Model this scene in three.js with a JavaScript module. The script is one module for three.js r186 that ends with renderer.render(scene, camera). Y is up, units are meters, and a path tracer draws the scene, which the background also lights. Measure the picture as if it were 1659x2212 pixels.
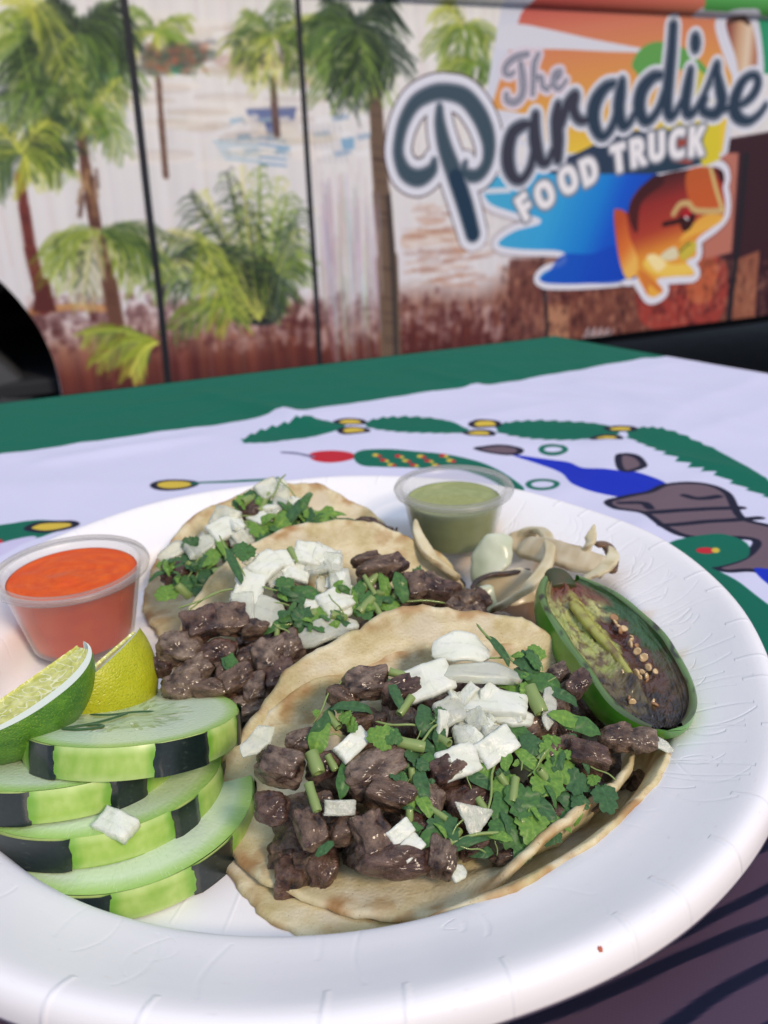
import * as THREE from 'three';
import { ImprovedNoise } from 'three/addons/math/ImprovedNoise.js';
import { mergeGeometries, mergeVertices } from 'three/addons/utils/BufferGeometryUtils.js';
import { RoundedBoxGeometry } from 'three/addons/geometries/RoundedBoxGeometry.js';

// ------------------------------------------------------------------ camera, sky, sun, exposure
const scene = new THREE.Scene();
const TABLE = 0.75, DROP = 0.168, EYE = TABLE + DROP;          // table top and camera height, metres
const PITCH = 21.5 * Math.PI / 180, ROLL = -2 * Math.PI / 180, FOCAL = 2140 / 2560;
const camera = new THREE.PerspectiveCamera(2 * Math.atan(0.5 / FOCAL) * 180 / Math.PI, 0.75, 0.01, 400);
camera.rotation.order = 'YXZ';
camera.position.set(0, EYE, 0);
camera.rotation.set(-PITCH, 0, ROLL);
camera.focus = 0.225;
camera.userData.fStop = 17;
scene.add(camera);

const renderer = new THREE.WebGLRenderer({ antialias: true });
renderer.toneMapping = THREE.LinearToneMapping;
renderer.toneMappingExposure = 0.92;
renderer.shadowMap.enabled = true;

{ // open shade under a pale overcast sky, three times brighter overhead than at the horizon
  const W = 256, H = 128, d = new Float32Array(W * H * 4);
  for (let y = 0; y < H; y++) for (let x = 0; x < W; x++) {
    const el = Math.max(0, ((y + 0.5) / H - 0.5) * 2), t = (1 + 2 * el) / 3, i = (y * W + x) * 4;
    d[i] = 0.93 * t; d[i + 1] = 1.12 * t; d[i + 2] = 1.48 * t; d[i + 3] = 1;
  }
  const sky = new THREE.DataTexture(d, W, H, THREE.RGBAFormat, THREE.FloatType);
  sky.mapping = THREE.EquirectangularReflectionMapping; sky.magFilter = THREE.LinearFilter; sky.needsUpdate = true;
  scene.background = sky; scene.environment = sky;
}
const sun = new THREE.DirectionalLight(0xffe8ce, 2.5);         // veiled low sun behind and to the right of the camera
sun.name = 'sun';
sun.position.set(1.6, EYE + 1.9, 1.9); sun.target.position.set(0, TABLE, -0.25);
sun.castShadow = true; sun.shadow.radius = 22;
Object.assign(sun.shadow.camera, { left: -3, right: 3, top: 3, bottom: -3, near: 0.1, far: 12 });
scene.add(sun, sun.target);

// ------------------------------------------------------------------ helpers
const V = (x, y, z) => new THREE.Vector3(x, y, z);
const noise = new ImprovedNoise();
const N3 = (x, y, z) => noise.noise(x, y, z);
const clamp = (x, a = 0, b = 1) => Math.min(b, Math.max(a, x));
const mix = (a, b, t) => a + (b - a) * t;
const smooth = (a, b, x) => { const t = clamp((x - a) / (b - a)); return t * t * (3 - 2 * t); };
function rng(seed) { let s = seed >>> 0; return () => { s = (s + 0x6d2b79f5) | 0; let t = Math.imul(s ^ (s >>> 15), 1 | s); t = (t + Math.imul(t ^ (t >>> 7), 61 | t)) ^ t; return ((t ^ (t >>> 14)) >>> 0) / 4294967296; }; }
const fbm = (x, y, z = 0, o = 4) => { let s = 0, a = 0.5; for (let i = 0; i < o; i++) { s += a * N3(x, y, z + i * 7.3); x *= 2; y *= 2; z *= 2; a *= 0.5; } return s; };

// measured on the photograph (1659 wide): a sight line from the camera's place, and where it meets a plane of the place
const camQ = new THREE.Quaternion().setFromEuler(new THREE.Euler(-PITCH, 0, ROLL, 'YXZ'));
const PXW = 1659, PXF = FOCAL * 2212;                           // the photo's 1659 x 2212 measuring frame
const ray = (x, y) => V((x - PXW / 2) / PXF, -(y - 1106) / PXF, -1).applyQuaternion(camQ);
const atY = (x, y, h) => { const d = ray(x, y); return d.multiplyScalar((h - EYE) / d.y).add(V(0, EYE, 0)); };
const atPlane = (x, y, p, n) => { const d = ray(x, y), o = V(0, EYE, 0); return o.addScaledVector(d, p.clone().sub(o).dot(n) / d.dot(n)); };
const metre = (depth) => depth / PXF;                           // size of one measuring pixel at a depth

const names = {};
function numbered(n) { const k = names[n] = (names[n] ?? -1) + 1; return k ? n + '_' + String(k).padStart(3, '0') : n; }
function mesh(name, geo, mat, parent) {
  const m = new THREE.Mesh(geo, mat); m.castShadow = m.receiveShadow = true;
  if (parent) { m.name = name; parent.add(m); } else { m.name = numbered(name); scene.add(m); }
  return m;
}
function thing(name, label, category, pos, group) {
  const o = new THREE.Group(); o.name = numbered(name); scene.add(o);
  if (pos) o.position.copy(pos);
  o.userData = { label, category }; if (group) o.userData.group = group;
  return o;
}
function tag(o, label, category, group) { o.userData = { label, category }; if (group) o.userData.group = group; return o; }
const std = (o) => new THREE.MeshPhysicalMaterial({ roughness: 0.6, ...o });
const lin = (r, g, b) => new THREE.Color().setRGB(r, g, b);
function canvasTex(w, h, draw, srgb = true) {
  const c = document.createElement('canvas'); c.width = w; c.height = h;
  draw(c.getContext('2d'), w, h);
  const t = new THREE.CanvasTexture(c); if (srgb) t.colorSpace = THREE.SRGBColorSpace;
  t.wrapS = t.wrapT = THREE.RepeatWrapping; return t;
}
function dataTex(w, h, f, srgb = true) { // f(u, v) -> [r, g, b] 0..255
  const d = new Uint8Array(w * h * 4);
  for (let y = 0; y < h; y++) for (let x = 0; x < w; x++) { const c = f((x + 0.5) / w, (y + 0.5) / h), i = (y * w + x) * 4; d[i] = clamp(c[0], 0, 255); d[i + 1] = clamp(c[1], 0, 255); d[i + 2] = clamp(c[2], 0, 255); d[i + 3] = 255; }
  const t = new THREE.DataTexture(d, w, h); t.magFilter = THREE.LinearFilter; t.needsUpdate = true;
  if (srgb) t.colorSpace = THREE.SRGBColorSpace; t.wrapS = t.wrapT = THREE.RepeatWrapping; return t;
}
function grid(nu, nv, f, closeU = false) { // f(u, v) -> Vector3, uv = 0..1
  const p = [], uv = [], ix = [];
  for (let j = 0; j <= nv; j++) for (let i = 0; i <= nu; i++) { const q = f(i / nu, j / nv); p.push(q.x, q.y, q.z); uv.push(i / nu, j / nv); }
  for (let j = 0; j < nv; j++) for (let i = 0; i < nu; i++) { const a = j * (nu + 1) + i, b = a + 1, c = a + nu + 1, d = c + 1; ix.push(a, b, d, a, d, c); }
  const g = new THREE.BufferGeometry();
  g.setAttribute('position', new THREE.Float32BufferAttribute(p, 3)); g.setAttribute('uv', new THREE.Float32BufferAttribute(uv, 2)); g.setIndex(ix);
  g.computeVertexNormals();
  if (closeU) { const n = g.attributes.normal; for (let j = 0; j <= nv; j++) { const a = j * (nu + 1), b = a + nu; const v = V(n.getX(a) + n.getX(b), n.getY(a) + n.getY(b), n.getZ(a) + n.getZ(b)).normalize(); n.setXYZ(a, v.x, v.y, v.z); n.setXYZ(b, v.x, v.y, v.z); } }
  return g;
}
// A solid slice: outline(angle) -> [x, y] about its middle, bent by place(x, y) -> {p, n} or lifted by warp(x, y). Top, bottom and a rounded rim in one mesh.
function slab(outline, t, { rings = 5, seg = 40, warp, place, scaleUV = 1, round = 0.35, rough = 0 } = {}) {
  const p = [], uv = [], ix = [], L = [];
  const edge = []; for (let i = 0; i < seg; i++) edge.push(outline(i / seg * Math.PI * 2));
  const layers = [];
  for (let k = 0; k <= rings; k++) layers.push([k / rings * (k === rings ? 1 : 1), 1]);
  const rows = [];
  for (let k = 1; k <= rings; k++) rows.push([k === rings ? 1 - round * 0.04 : k / rings, k === rings ? 1 - round : 1]);
  const all = [...rows, [1, 0], ...rows.slice().reverse().map(([r, h]) => [r, -h])];
  const put = (x, y, h) => {
    let q;
    if (place) { const a = place(x, y); q = a.p.clone().addScaledVector(a.n, h * t / 2); }
    else q = V(x, y, (warp ? warp(x, y) : 0) + h * t / 2 + (rough ? rough * N3(x * 900, y * 900, h * 3) : 0));
    p.push(q.x, q.y, q.z); uv.push(x * scaleUV, y * scaleUV);
  };
  put(0, 0, 1);
  for (const [r, h] of all) for (let i = 0; i < seg; i++) put(edge[i][0] * r, edge[i][1] * r, h);
  put(0, 0, -1);
  const last = 1 + all.length * seg;
  for (let i = 0; i < seg; i++) { const j = (i + 1) % seg; ix.push(0, 1 + i, 1 + j); ix.push(last, last - seg + j, last - seg + i); }
  for (let k = 0; k < all.length - 1; k++) for (let i = 0; i < seg; i++) { const j = (i + 1) % seg, a = 1 + k * seg + i, b = 1 + k * seg + j, c = a + seg, d = b + seg; ix.push(a, c, b, b, c, d); }
  const g = new THREE.BufferGeometry();
  g.setAttribute('position', new THREE.Float32BufferAttribute(p, 3)); g.setAttribute('uv', new THREE.Float32BufferAttribute(uv, 2)); g.setIndex(ix);
  g.computeVertexNormals();
  return g;
}
const polyOutline = (pts) => (a) => { // star-shaped polygon [[x, y] ...] counter-clockwise about 0,0
  const dx = Math.cos(a), dy = Math.sin(a); let best = 0;
  for (let i = 0; i < pts.length; i++) {
    const [ax, ay] = pts[i], [bx, by] = pts[(i + 1) % pts.length], ex = bx - ax, ey = by - ay, den = dx * ey - dy * ex;
    if (Math.abs(den) < 1e-12) continue;
    const t = (ax * ey - ay * ex) / den, s = (ax * dy - ay * dx) / den;
    if (t > 0 && s >= -1e-6 && s <= 1 + 1e-6) best = Math.max(best, t);
  }
  return [dx * best, dy * best];
};
// A tube along points with its own width and thickness at each place.
function sweep(pts, w, t, { seg = 28, rad = 10, up = V(0, 1, 0), square = 1 } = {}) {
  const c = new THREE.CatmullRomCurve3(pts), W = typeof w === 'function' ? w : () => w, T = typeof t === 'function' ? t : () => t;
  const g = grid(rad, seg, (u, v) => {
    const q = c.getPoint(v), d = c.getTangent(v), s = V().crossVectors(d, up).normalize(), n = V().crossVectors(s, d).normalize(), a = -u * Math.PI * 2;
    const ca = Math.cos(a), sa = Math.sin(a), e = (x) => Math.sign(x) * Math.pow(Math.abs(x), square);
    const end = Math.sqrt(clamp(Math.min(v, 1 - v) * 14));
    return q.addScaledVector(s, e(ca) * W(v) / 2 * (0.05 + 0.95 * end)).addScaledVector(n, e(sa) * T(v) / 2 * (0.05 + 0.95 * end));
  }, true);
  return g;
}
function vertexColors(g, f) { // f(position, normal) -> [r, g, b] linear
  const p = g.attributes.position, n = g.attributes.normal, c = new Float32Array(p.count * 3), a = V(), b = V();
  for (let i = 0; i < p.count; i++) { a.fromBufferAttribute(p, i); b.fromBufferAttribute(n, i); const k = f(a, b, i); c[i * 3] = k[0]; c[i * 3 + 1] = k[1]; c[i * 3 + 2] = k[2]; }
  g.setAttribute('color', new THREE.BufferAttribute(c, 3)); return g;
}
const mix3 = (a, b, t) => [mix(a[0], b[0], t), mix(a[1], b[1], t), mix(a[2], b[2], t)];
function frame(o, right, up, n) { o.quaternion.setFromRotationMatrix(new THREE.Matrix4().makeBasis(right, up, n)); return o; }
function merge(list) { return mergeGeometries(list.map((g) => { g = g.index ? g.toNonIndexed() : g; for (const k of Object.keys(g.attributes)) if (!['position', 'normal', 'uv'].includes(k)) g.deleteAttribute(k); return g; })); }

// ------------------------------------------------------------------ ground
{
  const t = dataTex(512, 512, (u, v) => { const a = fbm(u * 40, v * 40, 1, 4), b = N3(u * 300, v * 300, 4); const k = 52 + a * 24 + b * 22; return [k, k * 1.0, k * 1.03]; });
  t.repeat.set(60, 60);
  const g = new THREE.PlaneGeometry(240, 240); g.rotateX(-Math.PI / 2);
  const m = mesh('ground', g, std({ map: t, roughness: 0.9 }));
  m.userData.kind = 'structure';
}

// ------------------------------------------------------------------ food truck with a printed side
const TRUCK_A = 24 * Math.PI / 180, TP = V(1.2527, EYE - 0.458, -2.7698), TE = V(Math.cos(TRUCK_A), 0, -Math.sin(TRUCK_A)), TN = V(Math.sin(TRUCK_A), 0, Math.cos(TRUCK_A));
const U0 = -2.45, UW = 2.75, V0 = -0.02, VH = 1.04, CW = 2048, CH = 776;
const wallUV = (x, y) => { const q = atPlane(x, y, TP, TN); return [q.clone().sub(TP).dot(TE), q.y - TP.y]; };
const wc = (x, y) => { const [u, v] = wallUV(x, y); return [(u - U0) / UW * CW, CH - (v - V0) / VH * CH]; };   // photo measure -> print layout
const printTex = canvasTex(CW, CH, (c) => {
  const R = rng(11), sheet = c, soft = document.createElement('canvas'), SK = 0.36;   // the beach is a soft, enlarged photo print
  soft.width = CW * SK; soft.height = CH * SK; c = soft.getContext('2d'); c.scale(SK, SK);
  const sc = (x, y) => { const a = wc(x - 4, y - 4), b = wc(x + 4, y + 4); return Math.hypot(b[0] - a[0], b[1] - a[1]) / 11.31; };
  const poly = (pts, fill, curve = false) => { trace(pts, true, curve); c.fillStyle = fill; c.fill(); };
  const trace = (pts, close, curve) => {
    const q = pts.map(([x, y]) => wc(x, y)); c.beginPath();
    if (curve) {
      const n = q.length, g = (i) => close ? q[(i + n) % n] : q[clamp(i, 0, n - 1)];
      c.moveTo(...q[0]);
      for (let i = 0; i < (close ? n : n - 1); i++) { const a = g(i - 1), b = g(i), d = g(i + 1), e = g(i + 2); c.bezierCurveTo(b[0] + (d[0] - a[0]) / 6, b[1] + (d[1] - a[1]) / 6, d[0] - (e[0] - b[0]) / 6, d[1] - (e[1] - b[1]) / 6, d[0], d[1]); }
    } else { q.forEach((p, i) => i ? c.lineTo(...p) : c.moveTo(...p)); }
    if (close) c.closePath();
  };
  const line = (pts, w, col, curve = true, cap = 'round') => { trace(pts, false, curve); c.lineWidth = w * sc(...pts[pts.length >> 1]); c.strokeStyle = col; c.lineCap = cap; c.lineJoin = 'round'; c.stroke(); };
  const rgb = (r, g, b, a = 1) => `rgba(${r | 0},${g | 0},${b | 0},${a})`;
  // weathered boards: pale sand above, brown below
  for (let X = 0; X < CW; X += 2) {
    const n = fbm(X * 0.05, 3.1, 0, 4), n2 = fbm(X * 0.006, 9, 2, 3), g = c.createLinearGradient(0, 0, 0, CH), k = n * 18, h = 0.865 + n2 * 0.07;
    const right = smooth(1010, 1250, X);
    g.addColorStop(0, rgb(230 + k, 234 + k, 236 + k)); g.addColorStop(0.25, rgb(240 + k, 240 + k, 238 + k)); g.addColorStop(clamp(h - 0.07 - right * 0.16, .05, .93), rgb(226 + k, 226 + k, 234 + k));
    g.addColorStop(clamp(h - right * 0.11, .06, .94), rgb(150 + k * 3, 105 + k * 2, 92 + k)); g.addColorStop(clamp(h + 0.06 - right * .1, .1, .95), rgb(104 + k * 3, 52 + k * 2, 46 + k)); g.addColorStop(1, rgb(74 + k * 2, 34 + k, 38 + k));
    c.fillStyle = g; c.fillRect(X, 0, 2.5, CH);
  }
  for (let i = 0; i < 900; i++) { const x = R() * CW, y = CH * (0.05 + R() * 0.9), l = 30 + R() * 160; c.strokeStyle = rgb(120 + R() * 110, 100 + R() * 110, 95 + R() * 115, 0.10); c.lineWidth = 1 + R() * 2; c.beginPath(); c.moveTo(x, y); c.lineTo(x + (R() - .5) * 4, y + l); c.stroke(); }
  // mottled wear where the sand meets the dark wood
  for (let i = 0; i < 2000; i++) { const [x, y] = wc(60 + R() * 1500, 690 + (R() + R() - 1) * 70); const b = R() < 0.5; c.fillStyle = b ? rgb(215, 190, 190, 0.2) : rgb(80, 36, 38, 0.34); c.beginPath(); c.ellipse(x, y, 2 + R() * 7, 3 + R() * 11, 0, 0, 7); c.fill(); }
  // dark maroon boards on the right
  poly([[1565, 300], [1800, 260], [1800, 760], [1545, 720]], rgb(58, 30, 40)); poly([[1180, 655], [1572, 560], [1568, 760], [1180, 760]], rgb(120, 70, 58, .85)); poly([[1400, 560], [1560, 560], [1545, 700], [1390, 700]], rgb(165, 62, 56, .9), true); poly([[1490, 570], [1545, 560], [1540, 640], [1490, 650]], rgb(205, 115, 70, .7), true);
  poly([[1510, 330], [1595, 330], [1580, 545], [1520, 560]], rgb(190, 120, 105)); poly([[1590, 560], [1640, 540], [1630, 690], [1580, 695]], rgb(150, 92, 72));
  poly([[1185, 660], [1230, 660], [1225, 760], [1182, 760]], rgb(178, 128, 100)); poly([[1100, 560], [1170, 560], [1172, 760], [1090, 760]], rgb(112, 66, 60, .8));
  for (let i = 0; i < 900; i++) { const [x, y] = wc(1080 + R() * 600, 560 + R() * 180); c.fillStyle = R() < .5 ? rgb(205, 150, 120, .22) : rgb(40, 16, 22, .28); c.beginPath(); c.ellipse(x, y, 2 + R() * 5, 3 + R() * 10, 0, 0, 7); c.fill(); }
  // sunlit sand strip, sunloungers and canopies
  line([[70, 672], [160, 662], [250, 668]], 16, rgb(205, 150, 90, .75)); line([[880, 520], [960, 510], [1000, 530]], 30, rgb(200, 140, 95, .35));
  poly([[530, 235], [640, 232], [635, 258], [605, 262], [600, 292], [578, 290], [570, 262], [540, 258]], rgb(40, 70, 150)); poly([[195, 160], [215, 130], [265, 132], [260, 166], [225, 172]], rgb(120, 180, 215)); poly([[205, 150], [240, 140], [262, 145], [232, 160]], rgb(235, 240, 245));
  for (let i = 0; i < 9; i++) { line([[462 + i * 3, 306 + i * 4.5], [560, 300 + i * 6]], 3.5, i % 2 ? rgb(232, 236, 240) : rgb(150, 195, 218)); line([[560, 296 + i * 7], [618, 306 + i * 6.4]], 4, i % 2 ? rgb(236, 238, 242) : rgb(112, 160, 205)); }
  for (let i = 0; i < 12; i++) line([[672 + i * 6, 270], [690 + i * 6, 350]], 3, i % 2 ? rgb(240, 240, 245, .8) : rgb(160, 160, 175, .6)); poly([[735, 300], [765, 295], [765, 322], [740, 322]], rgb(120, 170, 210, .8));
  for (let r = 0; r < 3; r++) for (let i = 0; i < 5; i++) { const x = 455 + i * 34 + r * 16 + R() * 8, y = 250 + r * 34 + R() * 8; poly([[x, y], [x + 30, y - 4], [x + 34, y + 5], [x + 4, y + 10]], i % 2 ? rgb(120, 172, 212, .75) : rgb(238, 242, 246, .85)); line([[x + 3, y + 10], [x + 2, y + 18]], 2.5, rgb(120, 120, 130, .5)); }
  for (let i = 0; i < 9; i++) { const x = 670 + (i % 3) * 44 + R() * 12, y = 250 + ((i / 3) | 0) * 34 + R() * 10; poly([[x, y], [x + 34, y - 6], [x + 40, y + 4], [x + 6, y + 12]], i % 2 ? rgb(150, 178, 206, .7) : rgb(240, 242, 248, .85)); }
  for (let i = 0; i < 70; i++) { const [x, y] = wc(280 + R() * 420, 40 + R() * 320); c.fillStyle = [rgb(205, 190, 165, .22), rgb(170, 150, 130, .18), rgb(250, 246, 236, .3)][i % 3]; c.beginPath(); c.ellipse(x, y, 20 + R() * 50, 4 + R() * 9, 0, 0, 7); c.fill(); }
  poly([[480, 120], [700, 110], [690, 140], [500, 150]], rgb(170, 105, 85, .25), true);
  // palms
  const G = [[92, 126, 52], [150, 172, 62], [54, 82, 46], [200, 206, 84], [32, 50, 38], [118, 152, 58]];
  const leaf = (x0, y0, x1, y1, sag, n, len, pal, w = 3) => { // one arched frond, its leaflets hanging off it
    const mx = mix(x0, x1, .55), my = mix(y0, y1, .35) - sag, tone = pal[(R() * pal.length) | 0], alt = pal[(R() * pal.length) | 0];
    for (let i = 0; i < n; i++) {
      const t = (i + R()) / n, x = (1 - t) * (1 - t) * x0 + 2 * t * (1 - t) * mx + t * t * x1, y = (1 - t) * (1 - t) * y0 + 2 * t * (1 - t) * my + t * t * y1;
      const dx = 2 * (1 - t) * (mx - x0) + 2 * t * (x1 - mx), dy = 2 * (1 - t) * (my - y0) + 2 * t * (y1 - my), a = Math.atan2(dy, dx), s = i % 2 ? 1 : -1, l = len * (0.45 + 0.75 * Math.sin(Math.PI * clamp(t * 0.8 + .15))) * (0.7 + R() * .5), b = a + s * (0.55 + R() * .35), hang = 0.35 + R() * .35;
      const k = R() < .7 ? tone : alt, j = (R() - .5) * 30 + (s > 0 ? -12 : 10);
      line([[x, y], [x + Math.cos(b) * l * .55, y + Math.sin(b) * l * .45 + l * hang * .25], [x + Math.cos(b) * l * .9, y + Math.sin(b) * l * .6 + l * hang]], w * (0.4 + R() * .7), rgb(k[0] + j, k[1] + j, k[2] + j, .72));
    }
    line([[x0, y0], [(x0 + 2 * mx + x1) / 4, (y0 + 2 * my + y1) / 4], [x1, y1]], w * 1.1, rgb(tone[0] + 40, tone[1] + 36, tone[2] + 24, .8));
  };
  const crown = (x, y, list, pal, n, len, w) => { list.forEach(([dx, dy, sag]) => leaf(x, y, x + dx * .8, y + dy * .85, sag ?? 30, n >> 2, len * .7, [[34, 52, 40], [52, 78, 46], pal[0]], w * 1.6)); list.forEach(([dx, dy, sag]) => leaf(x, y, x + dx, y + dy, sag ?? 30, n, len, pal, w)); };
  const trunk = (pts, w, col, col2) => { for (let i = 0; i < pts.length - 1; i++) { const a = pts[i], b = pts[i + 1]; line([a, b], w * (1 + i * .12), col, false); for (let k = 0; k < 8; k++) { const t = R(); line([[mix(a[0], b[0], t) - w * .4, mix(a[1], b[1], t)], [mix(a[0], b[0], t) + w * .4, mix(a[1], b[1], t) + 4]], 3, col2, false); } } };
  trunk([[590, 170], [592, 225], [598, 290]], 14, rgb(112, 88, 84), rgb(80, 60, 60, .6));
  crown(590, 80, [[-95, 20], [-70, 75], [-20, 110], [60, 90], [110, 40], [90, -40], [-60, -50], [20, -80]], [G[0], G[1], G[3], G[2]], 46, 52, 3);
  trunk([[342, 170], [348, 260], [358, 380]], 12, rgb(120, 92, 80), rgb(84, 60, 54, .6));
  crown(335, 70, [[-60, 40], [-50, -50], [60, 40], [70, -30], [10, 80], [90, 75]], [G[1], G[3], G[5]], 36, 42, 3); poly([[310, 120], [420, 95], [440, 130], [330, 165]], rgb(90, 88, 74, .55), true); poly([[370, 140], [400, 135], [395, 160], [372, 160]], rgb(60, 150, 110, .7));
  trunk([[804, 120], [816, 300], [824, 420], [836, 560], [846, 790]], 32, rgb(112, 92, 78), rgb(70, 54, 50, .6));
  for (let i = 0; i < 60; i++) { const a = R() * 6.283, d = R(); poly([[770 + Math.cos(a) * d * 80, 110 + Math.sin(a) * d * 110], [790 + Math.cos(a) * d * 80, 120 + Math.sin(a) * d * 110], [776 + Math.cos(a) * d * 90, 150 + Math.sin(a) * d * 110]], rgb(58, 78, 60, .45)); }
  crown(770, 60, [[-95, 60], [-70, 150], [-20, 170], [40, 150], [85, 90], [-60, -50], [70, -50], [10, 110], [-105, 10]], [G[2], G[4], G[0], G[2], G[5]], 60, 66, 4);
  crown(1000, 60, [[-60, 50], [-20, 100], [40, 90], [60, 30], [-40, -50]], [G[1], G[3], G[0]], 40, 50, 3); crown(1030, 140, [[-70, 10], [-30, 50], [20, 40]], [G[0], G[1], G[5]], 34, 40, 3);
  trunk([[172, 270], [184, 360], [196, 430], [212, 520], [236, 610], [262, 760]], 22, rgb(108, 74, 62), rgb(70, 42, 40, .7)); for (let i = 0; i < 16; i++) { const x = 168 + R() * 40, y = 360 + R() * 70; line([[x, y], [x + (R() - .5) * 30, y + 16 + R() * 30]], 5 + R() * 6, [rgb(150, 112, 80, .7), rgb(84, 54, 44, .7), rgb(184, 150, 110, .6)][i % 3]); }
  for (let i = 0; i < 90; i++) { const x = 20 + R() * 200, y = 20 + R() * 260; poly([[x, y], [x + 40, y + 14], [x + 14, y + 40]], rgb(48 + R() * 30, 74 + R() * 30, 48, .5)); }
  crown(168, 70, [[-170, -20, 60], [-175, 60, 60], [-165, 140, 60], [-130, 210, 50], [-50, 240, 40], [60, 200, 40], [110, 120, 40], [110, 30, 40], [80, -60], [-60, -70], [-120, 100, 60], [0, 230, 30]], [G[0], G[5], G[1], G[2], G[4]], 80, 74, 4);
  leaf(170, 330, 30, 40, -150, 120, 64, [G[1], G[3], G[5]], 3); leaf(0, 10, 165, 240, 170, 130, 60, [G[1], G[3], [196, 206, 110]], 3); leaf(175, 300, 260, 170, 60, 60, 50, [G[1], G[3], G[0]], 3); leaf(160, 200, -40, 300, 90, 110, 62, [G[0], G[4], G[2]], 3); leaf(150, 260, 40, 380, 60, 80, 56, [G[2], G[4], G[3]], 3); leaf(180, 240, 268, 330, 50, 70, 50, [G[0], G[2], G[1]], 3);
  trunk([[42, 380], [52, 450], [66, 540], [95, 668]], 22, rgb(116, 56, 52), rgb(80, 34, 36, .6)); poly([[80, 600], [105, 600], [122, 672], [70, 674]], rgb(92, 44, 44));
  crown(45, 330, [[-90, 20], [-60, 70], [20, 60], [90, 40], [110, -10], [-60, -60], [60, -70]], [G[2], G[3], G[1], G[4], G[0]], 50, 56, 4);
  // the broad low palm
  poly([[470, 590], [520, 545], [600, 560], [610, 680], [500, 690]], rgb(40, 48, 44, .9), true);
  crown(560, 690, [[-200, -170, 150], [-150, -270, 90], [-70, -320, 40], [0, -330, 20], [60, -270, 30], [90, -150, 60], [-230, -70, 130], [-30, -250, 40], [85, -240, 20], [-190, 20, 90]], [G[0], G[4], G[2], G[5]], 60, 60, 4); poly([[500, 600], [540, 560], [590, 570], [600, 690], [520, 690]], rgb(30, 38, 40, .85), true); [[-190, -190, 140], [-120, -280, 80], [-40, -330, 40], [40, -310, 30], [80, -200, 50], [-215, -110, 130]].forEach(([dx, dy, sg]) => leaf(560, 690, 560 + dx, 690 + dy, sg, 56, 46, [G[1], G[3], [196, 202, 96], [214, 212, 120]], 2.6));
  leaf(360, 560, 620, 640, 90, 80, 70, [G[0], G[2], G[4]], 4); leaf(430, 500, 500, 690, -20, 70, 70, [G[3], G[1]], 4); leaf(640, 470, 590, 690, -10, 50, 34, [G[2], [84, 104, 96]], 3);
  crown(215, 500, [[-120, 60], [-110, 110], [-40, 160], [80, 110], [140, 80], [170, 130], [130, 10]], [G[1], G[0], G[2], [190, 184, 140]], 60, 58, 3);
  crown(340, 740, [[-160, -20, 40], [-130, 40, 40], [-60, 70, 30]], [G[1], G[3], [150, 150, 70]], 60, 44, 4);
  // sun flecks through the fronds and the streaked, sandy grain of the print
  for (let i = 0; i < 220; i++) { const [x, y] = wc(...[[130, 170, 150, 170], [560, 520, 120, 150], [770, 120, 100, 120], [200, 540, 90, 60], [590, 110, 90, 80]].map((k) => [k[0] + (R() + R() - 1) * k[2], k[1] + (R() + R() - 1) * k[3]])[(R() * 5) | 0]); c.fillStyle = R() < .5 ? rgb(226, 226, 170, .3) : rgb(30, 44, 36, .3); c.beginPath(); c.ellipse(x, y, 1.5 + R() * 4, 3 + R() * 9, R() * 3, 0, 7); c.fill(); }
  for (let i = 0; i < 150; i++) { const [x, y] = wc(290 + (R() + R()) * 90 , 85 + (R() + R()) * 40); c.fillStyle = [rgb(120, 96, 88, .3), rgb(70, 100, 84, .3), rgb(190, 110, 84, .3), rgb(60, 66, 72, .3)][(R() * 4) | 0]; c.beginPath(); c.ellipse(x, y, 3 + R() * 8, 2 + R() * 5, 0, 0, 7); c.fill(); }
  for (let i = 0; i < 200; i++) { const [x, y] = wc(690 + R() * 130, 370 + R() * 300); c.strokeStyle = rgb(150 + R() * 60, 140 + R() * 60, 150 + R() * 60, .35); c.lineWidth = 1.5 + R() * 2; c.beginPath(); c.moveTo(x, y); c.lineTo(x + 2, y + 60 + R() * 90); c.stroke(); }
  for (let i = 0; i < 160; i++) { const [x, y] = wc(870 + R() * 150, 440 + R() * 180); c.strokeStyle = [rgb(190, 130, 96, .3), rgb(160, 110, 96, .3), rgb(236, 232, 236, .4)][(R() * 3) | 0]; c.lineWidth = 3 + R() * 5; c.beginPath(); c.moveTo(x, y); c.lineTo(x + 20 + R() * 40, y - 6 + R() * 12); c.stroke(); }
  sheet.imageSmoothingEnabled = true; sheet.drawImage(soft, 0, 0, CW, CH); c = sheet;
  // gaps between the printed boards
  for (const [pts, w, a] of [[[[262, -40], [290, 170], [320, 440], [345, 640], [366, 860]], 17, .95], [[[640, -40], [655, 200], [672, 470], [683, 640], [692, 820]], 12, .95], [[[1096, -20], [1104, 60], [1112, 130]], 8, .7], [[[1172, 600], [1180, 680], [1184, 790]], 8, .7], [[[1612, 330], [1595, 520], [1570, 720]], 10, .9], [[[838, 420], [850, 600], [856, 780]], 12, .5]]) line(pts, w, rgb(28, 32, 40, a), true, 'butt');
  // ---------------- the emblem
  const L1 = ([x, y, w]) => [(960 + x / 3.456) / 1.15732, (160 + y / 3.456) / 1.15732, (w ?? 0) / 3.456 / 1.15732], L2 = ([x, y, w]) => [(1440 + x / 3.456) / 1.15732, (y / 3.456) / 1.15732, (w ?? 0) / 3.456 / 1.15732];
  const L3 = ([x, y]) => [(1200 + x / 2.304) / 1.15732, (400 + y / 2.304) / 1.15732], L4 = ([x, y, w]) => [(1150 + x / 4.74) / 1.15732, (y / 4.74) / 1.15732, (w ?? 0) / 4.74 / 1.15732];
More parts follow.
